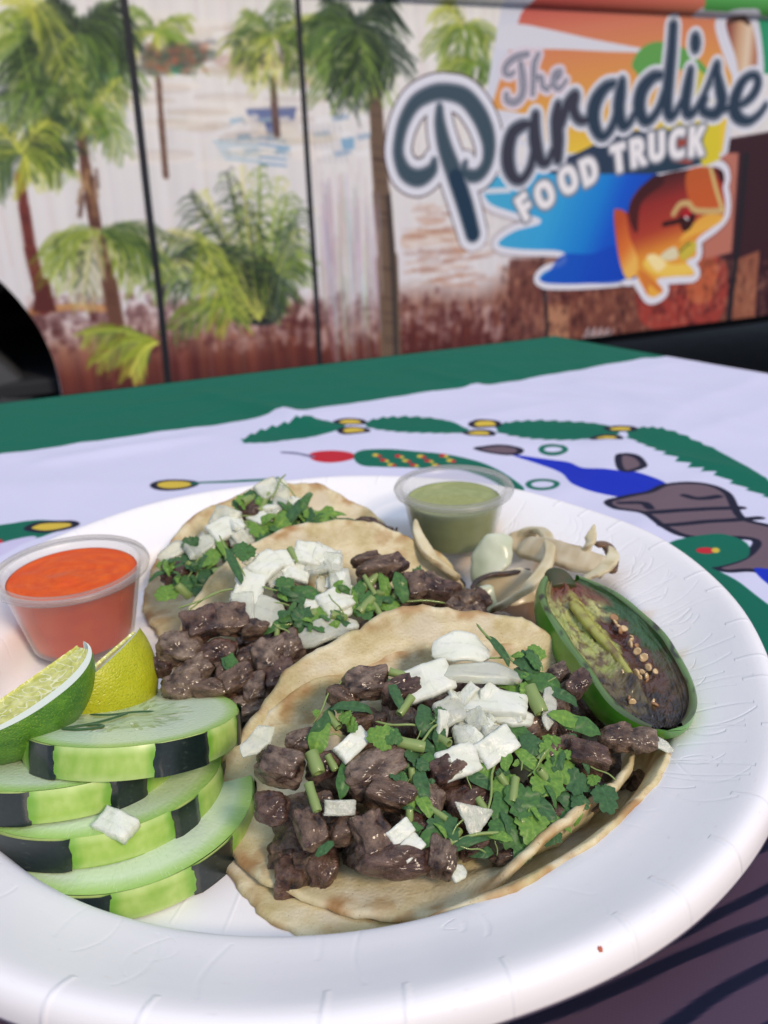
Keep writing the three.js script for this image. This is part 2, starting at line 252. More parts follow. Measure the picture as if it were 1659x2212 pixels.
  const grad = (a, b, stops) => { const g = c.createLinearGradient(...wc(...a), ...wc(...b)); stops.forEach(([t, k]) => g.addColorStop(t, k)); return g; };
  const edge = (pts, w, curve = false) => { trace(pts, true, curve); c.lineWidth = w * sc(...pts[0]); c.strokeStyle = 'rgb(226,230,246)'; c.lineJoin = 'round'; c.stroke(); };
  const ocean = [[110, 95], [40, 230], [190, 300], [330, 330], [340, 370], [200, 410], [110, 470], [130, 500], [250, 515], [460, 525], [500, 570], [470, 610], [380, 640], [340, 680], [370, 705], [420, 712], [600, 710], [830, 690], [920, 640], [930, 300], [1000, 75]].map(L3);
  const frog = [[1330, 40], [1395, 60], [1410, 110], [1400, 160], [1412, 240], [1405, 320], [1350, 380], [1280, 430], [1245, 470], [1245, 550], [1190, 585], [1230, 640], [1225, 665], [1110, 672], [1020, 690], [1055, 755], [985, 790], [930, 720], [900, 670], [870, 682], [835, 670], [800, 560], [778, 420], [772, 310], [800, 285], [850, 300], [870, 230], [930, 150], [1010, 100], [1130, 65]].map(L3);
  c.shadowColor = 'rgba(40,20,30,.6)'; c.shadowBlur = 8; edge(ocean, 26, true); edge(frog, 26, true); c.shadowBlur = 0; c.shadowColor = 'transparent';
  const sunset = [[1168, -30], [1125, 30], [1060, 235], [1090, 265], [1160, 330], [1560, 330], [1580, 200], [1590, -30]];
  poly([[1090, -30], [1045, 235], [1090, 300], [1300, 380], [1530, 360], [1572, 330], [1600, 150], [1600, -30]], 'rgb(216,222,238)');
  poly(sunset, grad([1250, 0], [1270, 330], [[0, 'rgb(204,96,88)'], [.18, 'rgb(214,128,100)'], [.45, 'rgb(222,150,88)'], [.75, 'rgb(228,176,76)'], [1, 'rgb(236,206,70)']]));
  poly([[1080, 60], [1120, 52], [1180, 62], [1260, 80], [1330, 94], [1420, 112], [1330, 112], [1200, 106], [1100, 108], [1075, 104]], 'rgb(222,226,240)', true); poly([[1500, 24], [1530, 14], [1575, 22], [1570, 38], [1500, 38]], 'rgb(226,228,240)', true);
  poly([[1062, 240], [1100, 240], [1140, 250], [1160, 268], [1110, 290], [1065, 280]], 'rgb(220,224,240)', true);
  poly([[1365, 140], [1385, 105], [1420, 90], [1470, 100], [1510, 130], [1530, 160], [1470, 150], [1420, 150], [1395, 170], [1378, 210], [1370, 200], [1378, 165]], 'rgb(98,166,84)', true); poly([[1490, 140], [1540, 190], [1545, 260], [1500, 250], [1480, 300], [1470, 220]], 'rgb(206,196,84)', true);
  poly([[1510, -10], [1700, -10], [1700, 40], [1640, 36], [1600, 30], [1510, 25]], 'rgb(84,166,84)'); poly([[1610, 40], [1680, 44], [1680, 160], [1622, 160]], 'rgb(44,156,112)'); poly([[1560, 30], [1600, 22], [1635, 36], [1650, 140], [1640, 175], [1600, 190], [1575, 150], [1545, 60]], 'rgb(222,226,242)', true);
  poly([[1568, 48], [1600, 36], [1624, 52], [1636, 120], [1628, 160], [1600, 165], [1588, 120]], grad([1570, 100], [1635, 100], [[0, 'rgb(140,74,64)'], [.35, 'rgb(206,166,132)'], [.7, 'rgb(232,214,190)'], [1, 'rgb(180,120,92)']]), true); line([[1575, 48], [1600, 40], [1618, 50]], 8, 'rgb(88,60,54)');
  // hills, sea and yellow leaves
  poly(ocean, grad(L3([60, 260]), L3([880, 640]), [[0, 'rgb(72,176,222)'], [.35, 'rgb(56,168,230)'], [.62, 'rgb(24,132,224)'], [.75, 'rgb(18,92,214)'], [1, 'rgb(14,66,190)']]), true);
  poly([[480, 545], [640, 540], [790, 500], [830, 690], [600, 712], [420, 712], [345, 690], [400, 636]].map(L3), 'rgba(16,72,198,.75)', true);
  poly([[300, 60], [560, -40], [800, -160], [1320, -200], [1320, 10], [1130, 62], [1000, 80], [420, 80]].map(L3), grad(L3([400, 0]), L3([1200, 60]), [[0, 'rgb(48,62,92)'], [1, 'rgb(38,64,84)']]));
  poly([[700, 1060], [800, 1130], [900, 1040], [960, 1110], [1060, 1040], [1240, 1040], [1240, 1380], [1100, 1440], [1060, 1340], [1120, 1130]].map(L2), 'rgb(222,208,56)'); poly([[860, 1120], [1060, 1100], [1000, 1420], [830, 1400]].map(L2), 'rgb(160,74,62)');
  line([[200, 1090], [420, 1080]].map(([x, y]) => L1([x + 660, y + 10])), 10, 'rgb(214,224,240)');
  // frog
  poly(frog, grad(L3([1010, 90]), L3([1060, 690]), [[0, 'rgb(66,30,34)'], [.25, 'rgb(150,48,46)'], [.5, 'rgb(176,66,50)'], [.7, 'rgb(226,148,58)'], [1, 'rgb(236,178,72)']]), true);
  poly([[1200, 60], [1330, 50], [1392, 200], [1395, 290], [1240, 280], [1190, 180]].map(L3), 'rgba(208,104,50,.85)', true); poly([[1000, 90], [870, 240], [860, 340], [905, 420], [930, 250], [1060, 130]].map(L3), 'rgba(58,24,30,.8)', true);
  poly([[772, 310], [800, 285], [840, 310], [860, 430], [905, 560], [905, 640], [868, 682], [835, 670], [800, 560]].map(L3), grad(L3([770, 400]), L3([900, 560]), [[0, 'rgb(192,84,48)'], [.6, 'rgb(222,122,56)'], [1, 'rgb(240,190,96)']]), true);
  poly([[910, 640], [960, 655], [1050, 745], [1030, 760], [975, 720], [965, 780], [935, 720]].map(L3), 'rgb(216,128,58)', true); poly([[940, 600], [1000, 540], [1100, 600], [1190, 600], [1228, 650], [1100, 668], [1010, 660]].map(L3), 'rgb(242,206,96)', true); poly([[960, 560], [1010, 545], [1070, 600], [1020, 640]].map(L3), 'rgba(255,244,206,.7)', true);
  poly([[1040, 550], [1120, 500], [1140, 560], [1080, 580]].map(L3), 'rgb(226,220,186)', true); poly([[1150, 520], [1200, 470], [1248, 480], [1235, 530], [1170, 580]].map(L3), 'rgb(206,190,74)', true); line([[1150, 530], [1190, 490], [1210, 480]].map(L3), 4, 'rgb(120,110,40)');
  poly([[1290, 320], [1400, 320], [1370, 370], [1220, 440], [1150, 470], [1180, 420]].map(L3), 'rgba(240,190,80,.85)', true); poly([[1145, 330], [1180, 285], [1225, 295], [1240, 330], [1215, 390], [1170, 410]].map(L3), 'rgb(58,22,24)', true); poly([[1155, 320], [1190, 282], [1222, 298], [1200, 330]].map(L3), 'rgb(176,30,42)', true); line([[1060, 370], [1110, 360], [1150, 350]].map(L3), 9, 'rgb(50,20,22)');
  line([[1115, 310], [1150, 258], [1200, 250], [1235, 288], [1300, 295], [1395, 292]].map(L3), 10, 'rgb(206,176,120)'); line([[1330, 50], [1360, 170], [1398, 290]].map(L3), 7, 'rgb(214,196,130)'); poly([[1370, 50], [1400, 70], [1405, 110], [1390, 130]].map(L3), 'rgb(40,22,26)', true); line([[1185, 330], [1195, 340]].map(L3), 4, 'rgb(230,230,235)');
  // lettering in a script hand: strokes of changing width, first their pale border, then a grey rim, then the dark fill
  const strokes = [];
  const add = (f, pts) => strokes.push(pts.map(f));
  add(L1, [[435, 830, 14], [410, 920, 66], [300, 985, 104], [190, 940, 96], [130, 810, 66], [128, 680, 60], [172, 500, 70], [270, 335, 84], [420, 252, 92], [560, 243, 96], [700, 290, 112], [810, 420, 118], [880, 570, 110], [908, 720, 84], [888, 860, 66], [820, 955, 66], [740, 965, 66], [690, 920, 40], [705, 850, 10]]);
  add(L1, [[480, 370, 26], [484, 520, 66], [530, 730, 100], [620, 980, 120], [700, 1220, 118], [768, 1470, 100]]);
  add(L1, [[1260, 520, 30], [1190, 535, 60], [1110, 600, 80], [1072, 740, 92], [1076, 880, 92], [1120, 980, 66], [1190, 1000, 44], [1262, 900, 44], [1300, 750, 50]]); add(L1, [[1310, 440, 50], [1300, 560, 82], [1312, 700, 90], [1352, 830, 66], [1410, 850, 40], [1465, 740, 36]]);
  add(L1, [[1505, 355, 50], [1492, 480, 86], [1500, 650, 90], [1500, 820, 64]]); add(L4, [[1200, 1480, 60], [1270, 1250, 90], [1365, 1130, 80], [1345, 1290, 90], [1400, 1410, 70], [1480, 1430, 50], [1560, 1380, 40]]);
  add(L2, [[330, 720, 30], [250, 760, 60], [170, 880, 90], [148, 1020, 92], [190, 1150, 60], [250, 1175, 40], [320, 1080, 42], [378, 900, 56]]); add(L2, [[400, 700, 40], [384, 800, 76], [370, 950, 80], [400, 1075, 64], [455, 1070, 36], [515, 970, 30]]);
  add(L2, [[740, 650, 30], [660, 670, 60], [570, 780, 86], [546, 930, 86], [590, 1040, 56], [650, 1030, 40], [720, 930, 42], [770, 800, 50]]); add(L2, [[840, 222, 58], [825, 450, 66], [800, 700, 76], [786, 900, 74], [810, 1000, 54], [860, 975, 34], [920, 870, 30]]);
  add(L2, [[990, 605, 40], [965, 750, 66], [945, 900, 70], [970, 985, 54], [1030, 955, 34], [1090, 850, 26]]); add(L2, [[1030, 330, 60], [1032, 370, 74], [1032, 410, 60]]);
  add(L2, [[1080, 880, 24], [1150, 720, 26], [1215, 560, 36], [1220, 650, 50], [1246, 780, 70], [1260, 880, 74], [1220, 970, 62], [1150, 985, 44], [1090, 940, 50], [1112, 850, 44]]); add(L2, [[1260, 950, 30], [1340, 925, 28], [1450, 890, 30], [1530, 820, 42], [1570, 730, 50], [1558, 660, 34], [1500, 655, 30], [1430, 720, 52], [1376, 850, 76], [1370, 960, 78], [1420, 1030, 54], [1500, 1045, 36], [1580, 990, 28], [1640, 910, 22]]);
  const the = [[[800, 640, 50], [660, 680, 60], [560, 760, 60], [530, 850, 60], [590, 890, 40], [640, 850, 30]], [[720, 760, 60], [745, 940, 80], [740, 1110, 70], [660, 1210, 60], [560, 1190, 60], [550, 1120, 50]], [[930, 640, 40], [880, 760, 60], [870, 940, 60], [860, 1110, 50]], [[880, 940, 36], [960, 920, 50], [980, 1020, 50], [1040, 1060, 40]], [[1070, 1010, 30], [1180, 900, 40], [1190, 840, 36], [1120, 880, 50], [1110, 1000, 56], [1180, 1050, 40], [1260, 950, 30]]].map((s) => s.map(L4));
  const brush = (s, grow, col) => {
    const q = s.map(([x, y, w]) => { const [X, Y] = wc(x, y); return [X, Y, w * sc(x, y)]; }), n = q.length; c.fillStyle = col;
    for (let i = 0; i < n - 1; i++) { const a = q[Math.max(0, i - 1)], b = q[i], d = q[i + 1], e = q[Math.min(n - 1, i + 2)]; for (let k = 0; k < 26; k++) { const t = k / 25, t2 = t * t, t3 = t2 * t, h = (j) => 0.5 * (2 * b[j] + (d[j] - a[j]) * t + (2 * a[j] - 5 * b[j] + 4 * d[j] - e[j]) * t2 + (3 * b[j] - a[j] - 3 * d[j] + e[j]) * t3); c.beginPath(); c.arc(h(0), h(1), Math.max(1, h(2) / 2 + grow), 0, 7); c.fill(); } }
  };
  const S = sc(1300, 250);
  c.shadowColor = 'rgba(50,30,40,.5)'; c.shadowBlur = 5; strokes.slice(0, 2).forEach((s) => brush(s, 19 * S, 'rgb(226,232,246)')); c.shadowBlur = 0; c.shadowColor = 'transparent';
  strokes.forEach((s, i) => brush(s, (i < 2 ? 19 : 13) * S, 'rgb(228,233,248)')); strokes.forEach((s, i) => brush(s, (i < 2 ? 6 : 7) * S, 'rgba(132,142,160,.5)')); strokes.forEach((s, i) => brush(s, 1 * S, i < 2 ? 'rgb(62,84,100)' : i < 6 ? 'rgb(58,60,78)' : 'rgb(42,62,84)'));
  brush(strokes[1].slice(3), 1 * S, 'rgb(30,58,84)');
  the.forEach((s) => brush(s, 8 * S, 'rgb(222,214,230)')); the.forEach((s) => brush(s, 1 * S, 'rgb(118,122,140)')); the.forEach((s) => brush(s.map(([x, y, w]) => [x, y, w * .35]), 0, 'rgb(176,178,196)'));
  const word = [['F', L1([1215, 1240]), -34], ['O', L1([1388, 1130]), -31], ['O', L1([1592, 1005]), -27], ['D', L2([112, 1480]), -22], ['T', L2([368, 1372]), -13], ['R', L2([528, 1318]), -11], ['U', L2([698, 1268]), -8], ['C', L2([872, 1246]), -6], ['K', L2([1035, 1226]), -4]];
  for (const pass of [0, 1, 2]) for (const [ch, [x, y], rot] of word) {
    const [X, Y] = wc(x, y), s = sc(x, y); c.save(); c.translate(X, Y); c.rotate(rot * Math.PI / 180 * 0.95); c.scale(0.95, 1);
    c.font = `bold ${64 * s}px sans-serif`; c.textAlign = 'center'; c.textBaseline = 'middle'; c.lineJoin = 'round';
    if (pass === 0) { c.lineWidth = 17 * s; c.strokeStyle = 'rgba(120,126,142,.85)'; c.strokeText(ch, 0, 0); }
    if (pass === 1) { c.lineWidth = 10 * s; c.strokeStyle = 'rgba(182,186,200,.95)'; c.strokeText(ch, 0, 0); }
    if (pass === 2) { c.lineWidth = 2.5 * s; c.strokeStyle = 'rgb(244,245,252)'; c.strokeText(ch, 0, 0); c.fillStyle = 'rgb(244,245,252)'; c.fillText(ch, 0, 0); }
    c.restore();
  }
  // the pale scribbled signature near the lower edge
  for (let i = 0; i < 4; i++) line([[1258 + i * 14, 735], [1272 + i * 14, 708], [1268 + i * 14, 728], [1284 + i * 14, 712]], 2.4, rgb(205, 205, 215, .8));
});
printTex.wrapS = THREE.MirroredRepeatWrapping; printTex.wrapT = THREE.ClampToEdgeWrapping;
printTex.repeat.set(1 / UW, 1 / VH); printTex.offset.set(-U0 / UW, -V0 / VH);
{
  const t = thing('food_truck', 'food truck side wrapped in a printed beach, palms and frog emblem', 'food truck', V(TP.x, 0, TP.z));
  t.rotation.y = TRUCK_A;                                       // own axes: x along the side, y up, z out of the side
  const y0 = TP.y, vinyl = std({ map: printTex, roughness: 0.45, clearcoat: 0.08, clearcoatRoughness: 0.3, specularIntensity: 0.6 });
  const AX = -2.531, AR = 0.379, RAIL = 0.826;
  const s = new THREE.Shape(); s.moveTo(-3.6, 0); s.lineTo(AX - AR, 0); s.absarc(AX, 0.04, AR, Math.PI, 0, true); s.lineTo(AX + AR, 0); s.lineTo(0.28, 0); s.lineTo(0.28, RAIL); s.lineTo(-3.6, RAIL); s.closePath();
  const ext = (sh, d, z) => { const g = new THREE.ExtrudeGeometry(sh, { depth: d, bevelEnabled: false, curveSegments: 48 }); g.translate(0, y0, z); return g; };
  mesh('side_panel', ext(s, 0.04, -0.04), vinyl, t).userData.label = 'lower printed panel with palms and lettering';
  { // rounded rub rail, the print runs over it
    const g = grid(8, 60, (u, v) => { const a = -Math.PI / 2 + u * Math.PI; return V(-3.6 + v * 3.88, y0 + RAIL + 0.04 + Math.sin(a) * 0.04, 0.002 + Math.cos(a) * 0.022); });
    const uv = g.attributes.uv, p = g.attributes.position; for (let i = 0; i < uv.count; i++) uv.setXY(i, p.getX(i), p.getY(i) - y0);
    mesh('rub_rail', g, vinyl, t);
  }
  const dark = std({ color: lin(0.012, 0.014, 0.02), roughness: 0.8 }), wrap = std({ color: lin(0.45, 0.4, 0.34), roughness: 0.45 });
  const b = (w, h, d, x, y, z) => { const g = new RoundedBoxGeometry(w, h, d, 2, Math.min(0.03, w / 4, h / 4, d / 4)); g.translate(x, y, z); return g; };
  mesh('upper_side', b(6.4, 1.15, 0.05, -1.4, y0 + RAIL + 0.08 + 0.575, -0.025), wrap, t);
  const wood = dataTex(256, 256, (u, v) => { const n = fbm(u * 30, v * 3, 2, 4), k = Math.abs((u * 6) % 1 - 0.5) > 0.47 ? 0.35 : 1; return [(82 + n * 60) * k, (42 + n * 36) * k, (44 + n * 30) * k]; });
  mesh('rear_panel', b(1.52, RAIL, 0.04, 1.041, y0 + RAIL / 2, -0.021), std({ map: wood, roughness: 0.45 }), t);
  mesh('front_panel', b(0.997, RAIL, 0.04, -4.1, y0 + RAIL / 2, -0.021), std({ map: wood, roughness: 0.45 }), t);
  mesh('roof', b(6.44, 0.06, 2.2, -1.4, y0 + RAIL + 1.265, -1.08), wrap, t);
  mesh('far_side', b(6.4, RAIL + 1.2, 0.05, -1.4, y0 + (RAIL + 1.2) / 2, -2.1), wrap, t);
  mesh('rear_wall', b(0.05, RAIL + 1.2, 2.0, 1.77, y0 + (RAIL + 1.2) / 2, -1.06), wrap, t);
  mesh('front_wall', b(0.05, RAIL + 1.2, 2.0, -4.57, y0 + (RAIL + 1.2) / 2, -1.06), wrap, t);
  mesh('chassis', merge([b(5.2, 0.12, 1.7, 0.0, y0 - 0.02, -1.06), b(6.3, 0.04, 2.0, -1.4, y0 + 0.03, -1.06)]), dark, t);
  { // wheel arch liner and wheel
    const g = new THREE.CylinderGeometry(AR, AR, 0.4, 40, 1, true, -Math.PI / 2, Math.PI); g.rotateX(Math.PI / 2); g.translate(AX, y0 + 0.04, -0.245);
    mesh('wheel_arch', g, new THREE.MeshPhysicalMaterial({ color: lin(0.006, 0.006, 0.008), roughness: 0.9, side: THREE.DoubleSide }), t);
    const prof = [[0.19, -0.09], [0.27, -0.11], [0.318, -0.1], [0.33, -0.08], [0.33, 0.08], [0.318, 0.1], [0.27, 0.11], [0.19, 0.09]].map(([x, y]) => new THREE.Vector2(x, y));
    const wheel = new THREE.Group(); wheel.name = 'wheel'; wheel.position.set(AX + 0.03, 0.33, -0.17); wheel.rotation.x = Math.PI / 2; t.add(wheel);
    mesh('tyre', new THREE.LatheGeometry(prof, 64), std({ color: lin(0.05, 0.055, 0.065), roughness: 0.75 }), wheel);
    mesh('rim', new THREE.LatheGeometry([[0.001, 0.05], [0.06, 0.06], [0.08, 0.04], [0.16, 0.05], [0.19, 0.08], [0.19, -0.08]].map(([x, y]) => new THREE.Vector2(x, y)), 48), std({ color: lin(0.4, 0.4, 0.42), roughness: 0.4, metalness: 0.8 }), wheel);
  }
}

// ------------------------------------------------------------------ table and flag cloth
const CORNER = V(0.1921, TABLE, -0.9291), E1 = V(-0.3197 - 0.1921, 0, -0.7079 + 0.9291).normalize(), E2 = V(0.332 - 0.1921, 0, -0.7199 + 0.9291).normalize();
const TW = 1.5, TD = 1.15;
{
  const P = (s, t, y) => CORNER.clone().addScaledVector(E1, s).addScaledVector(E2, t).setY(y);
  const t = thing('table', 'folding table under the flag cloth, beneath the paper plate', 'table', CORNER.clone().setY(0));
  const plank = (s0, s1, t0, t1, y0, y1) => { const q = [[s0, t0], [s1, t0], [s1, t1], [s0, t1]].map(([a, b]) => P(a, b, 0)), v = []; for (const y of [y0, y1]) for (const k of q) v.push(V(k.x - CORNER.x, y, k.z - CORNER.z)); const g = new THREE.BufferGeometry().setFromPoints(v); g.setIndex([0, 1, 2, 0, 2, 3, 4, 6, 5, 4, 7, 6, 0, 4, 5, 0, 5, 1, 1, 5, 6, 1, 6, 2, 2, 6, 7, 2, 7, 3, 3, 7, 4, 3, 4, 0]); const n = g.toNonIndexed(); n.computeVertexNormals(); return n; };
  const grey = std({ color: lin(0.3, 0.3, 0.31), roughness: 0.6 });
  mesh('tabletop', plank(0.012, TW - 0.012, 0.012, TD - 0.012, TABLE - 0.035, TABLE - 0.004), grey, t);
  for (const [s, q] of [[0.12, 0.12], [TW - 0.12, 0.12], [0.12, TD - 0.12], [TW - 0.12, TD - 0.12]]) { const g = new THREE.CylinderGeometry(0.016, 0.016, TABLE - 0.036, 16), k = P(s, q, 0); g.translate(k.x - CORNER.x, (TABLE - 0.036) / 2, k.z - CORNER.z); mesh('leg', g, std({ color: lin(0.25, 0.25, 0.27), roughness: 0.4, metalness: 0.7 }), t); }
}
// the cloth is laid out flat in metres: s leftwards along its far edge, t towards the near edge
const clothST = (x, y) => { const d = atY(x, y, TABLE).sub(CORNER), det = E1.x * E2.z - E1.z * E2.x; return [(d.x * E2.z - d.z * E2.x) / det, (E1.x * d.z - E1.z * d.x) / det]; };
const CS0 = -0.12, CSW = 1.14, CT0 = -0.12, CTH = 1.14;
const clothTex = canvasTex(2048, 2048, (c, W, H) => {
  const m = (x, y) => { const [s, t] = clothST(x, y); return [(s - CS0) / CSW * W, H - (t - CT0) / CTH * H]; };
  const path = (pts, curve = true) => { const q = pts.map((p) => m(...p)), n = q.length, g = (i) => q[(i + n) % n]; c.beginPath(); c.moveTo(...q[0]); for (let i = 0; i < n; i++) { const a = g(i - 1), b = g(i), d = g(i + 1), e = g(i + 2); curve ? c.bezierCurveTo(b[0] + (d[0] - a[0]) / 6, b[1] + (d[1] - a[1]) / 6, d[0] - (e[0] - b[0]) / 6, d[1] - (e[1] - b[1]) / 6, d[0], d[1]) : c.lineTo(...d); } c.closePath(); };
  const fill = (pts, col, curve = true, line) => { path(pts, curve); c.fillStyle = col; c.fill(); if (line) { c.strokeStyle = line; c.lineWidth = 7; c.lineJoin = 'round'; c.stroke(); } };
  const stroke = (pts, w, col) => { const q = pts.map((p) => m(...p)); c.beginPath(); c.moveTo(...q[0]); for (let i = 1; i < q.length - 1; i++) c.quadraticCurveTo(...q[i], (q[i][0] + q[i + 1][0]) / 2, (q[i][1] + q[i + 1][1]) / 2); c.lineTo(...q[q.length - 1]); c.strokeStyle = col; c.lineWidth = w; c.lineCap = 'round'; c.stroke(); };
  const oval = (x, y, rx, ry, col, line) => fill([...Array(14)].map((_, i) => [x + rx * Math.cos(i / 14 * 6.283), y + ry * Math.sin(i / 14 * 6.283)]), col, true, line);
  const GREEN = 'rgb(6,100,80)', WHITE = 'rgb(206,205,228)', NAVY = 'rgb(24,26,48)', BROWN = 'rgb(106,88,98)', YEL = 'rgb(206,178,66)', BLUE = 'rgb(16,44,178)', RED = 'rgb(186,36,50)';
  c.fillStyle = WHITE; c.fillRect(0, 0, W, H);
  { const a = m(0, 985), b = m(600, 900), d = m(1060, 830), e = m(1450, 768); c.fillStyle = GREEN; c.beginPath(); const far = (p, q, k) => [p[0] + (q[0] - p[0]) * k, p[1] + (q[1] - p[1]) * k]; const l = far(b, a, 4), r = far(d, e, 3); c.moveTo(...l); c.lineTo(...a); c.lineTo(...b); c.lineTo(...d); c.lineTo(...e); c.lineTo(...r); c.lineTo(r[0], H); c.lineTo(l[0], H); c.closePath(); c.fill(); }
  const serrated = (spine, w, teeth) => { const up = [], dn = []; const n = teeth; for (let i = 0; i <= n; i++) { const t = i / n, k = t * (spine.length - 1), j = Math.min(spine.length - 2, Math.floor(k)), f = k - j, x = mix(spine[j][0], spine[j + 1][0], f), y = mix(spine[j][1], spine[j + 1][1], f), h = w * Math.pow(Math.sin(Math.PI * clamp(t * .92 + .04)), .6); up.push([x, y - h], [x + 8, y - h * .82]); dn.unshift([x, y + h], [x + 8, y + h * .84]); } fill([...up, ...dn], GREEN, false); };
  serrated([[520, 958], [580, 944], [650, 932], [742, 925]], 20, 8); serrated([[785, 921], [850, 920], [930, 922], [1005, 931]], 20, 9); serrated([[1068, 928], [1150, 930], [1250, 932], [1335, 936]], 22, 10); serrated([[1350, 940], [1430, 962], [1540, 1000], [1680, 1075]], 34, 12);
  for (const [x, y] of [[757, 915], [765, 935], [1048, 918], [1035, 936], [1340, 930], [1310, 950]]) fill([[x - 30, y], [x - 8, y - 6], [x + 22, y - 4], [x + 28, y + 4], [x + 2, y + 6], [x - 20, y + 6]], YEL, true, NAVY);
  oval(718, 992, 50, 13, RED); stroke([[612, 984], [640, 986], [676, 994]], 6, 'rgb(110,110,140)');
  fill([[768, 985], [820, 975], [900, 978], [1000, 992], [1060, 1010], [1130, 1055], [1100, 1060], [1000, 1020], [860, 1014], [780, 1012]], GREEN); for (let i = 0; i < 11; i++) { oval(812 + i * 16, 988 + (i % 3) * 10, 8, 3.4, i % 2 ? RED : YEL); oval(820 + i * 16, 990 + (i % 3) * 10, 5, 3, i % 2 ? YEL : RED); }
  oval(378, 1053, 46, 10, YEL, NAVY); stroke([[420, 1052], [480, 1046], [540, 1042], [600, 1036]], 8, GREEN);
  fill([[1108, 984], [1160, 988], [1225, 996], [1262, 1012], [1330, 1018], [1380, 1024], [1440, 1052], [1400, 1080], [1310, 1070], [1240, 1052], [1212, 1020], [1160, 1000]], BLUE); fill([[1030, 972], [1080, 966], [1122, 972], [1112, 982], [1060, 980]], BROWN, true, NAVY); fill([[1338, 988], [1375, 992], [1390, 1010], [1360, 1020], [1340, 1014]], BROWN, true, NAVY);
  for (const [x, y, rx, ry] of [[1195, 973, 27, 8], [1172, 1049, 32, 11]]) { oval(x, y, rx + 5, ry + 2.5, GREEN); oval(x, y, rx - 7, ry - 3.5, WHITE); }
  fill([[1318, 1082], [1400, 1066], [1440, 1052], [1520, 1050], [1570, 1070], [1600, 1120], [1659, 1140], [1720, 1160], [1720, 1290], [1640, 1240], [1570, 1236], [1548, 1226], [1600, 1210], [1630, 1170], [1500, 1165], [1440, 1148], [1390, 1112], [1330, 1100]], BROWN, true, NAVY);
  stroke([[1400, 1112], [1500, 1102], [1600, 1100]], 9, NAVY); stroke([[1430, 1142], [1540, 1130], [1640, 1122]], 9, NAVY); stroke([[1550, 1076], [1510, 1082], [1480, 1074]], 9, NAVY); stroke([[1340, 1088], [1390, 1086], [1404, 1102]], 8, NAVY);
  fill([[1440, 1180], [1490, 1164], [1560, 1160], [1612, 1176], [1616, 1204], [1570, 1222], [1500, 1228], [1430, 1210]], GREEN); fill([[1480, 1210], [1560, 1240], [1640, 1300], [1760, 1420], [1760, 1700], [1640, 1420], [1540, 1300], [1450, 1230]], GREEN); oval(1525, 1191, 22, 7, RED); oval(1546, 1190, 9, 6, YEL); oval(1488, 1222, 10, 8, YEL); fill([[1630, 1232], [1720, 1250], [1720, 1300], [1660, 1266]], BLUE);
  fill([[-60, 1150], [40, 1130], [100, 1124], [166, 1128], [120, 1150], [60, 1170], [-60, 1190]], GREEN); fill([[90, 1130], [150, 1126], [160, 1136], [100, 1150], [60, 1144]], YEL, true, NAVY); oval(0, 1176, 8, 8, RED); fill([[-60, 1200], [40, 1166], [80, 1162], [40, 1184], [-60, 1230]], 'rgb(196,190,220)');
  // the printed bird's dark wing feathers under the near side of the plate
  { const a = m(1760, 1770), b = m(1100, 1700), d = m(0, 1500), e = m(-300, 1600); c.fillStyle = 'rgb(82,64,84)'; c.beginPath(); c.moveTo(...a); c.lineTo(...b); c.lineTo(...d); c.lineTo(...e); c.lineTo(W, 0); c.lineTo(0, 0); c.closePath(); c.fill(); }
  const wing = (pts, w) => stroke(pts, w, 'rgb(16,20,46)');
  wing([[1800, 1750], [1600, 1850], [1500, 1900], [1300, 2000]], 5.7); wing([[1800, 1850], [1640, 1920], [1400, 2060], [1200, 2150]], 4.5); wing([[1800, 1930], [1500, 2050], [1300, 2160], [1100, 2230]], 5.4); wing([[1850, 1990], [1600, 2110], [1440, 2230], [1300, 2330]], 5.4); wing([[1900, 2090], [1700, 2200], [1500, 2330]], 5.1); wing([[1900, 2190], [1750, 2290]], 4.2);
  wing([[-120, 2080], [0, 2130], [120, 2200], [200, 2260]], 5.1); wing([[-200, 2160], [0, 2240], [100, 2320]], 4.2);
});
clothTex.repeat.set(1 / CSW, 1 / CTH); clothTex.offset.set(-CS0 / CSW, -CT0 / CTH); clothTex.wrapS = clothTex.wrapT = THREE.ClampToEdgeWrapping;
const weave = dataTex(256, 256, (u, v) => { const k = 128 + 60 * Math.sin(u * 256 * Math.PI / 2) * Math.sin(v * 256 * Math.PI / 2) + 40 * N3(u * 40, v * 40, 3); return [k, k, k]; }, false);
weave.repeat.set(14, 14);
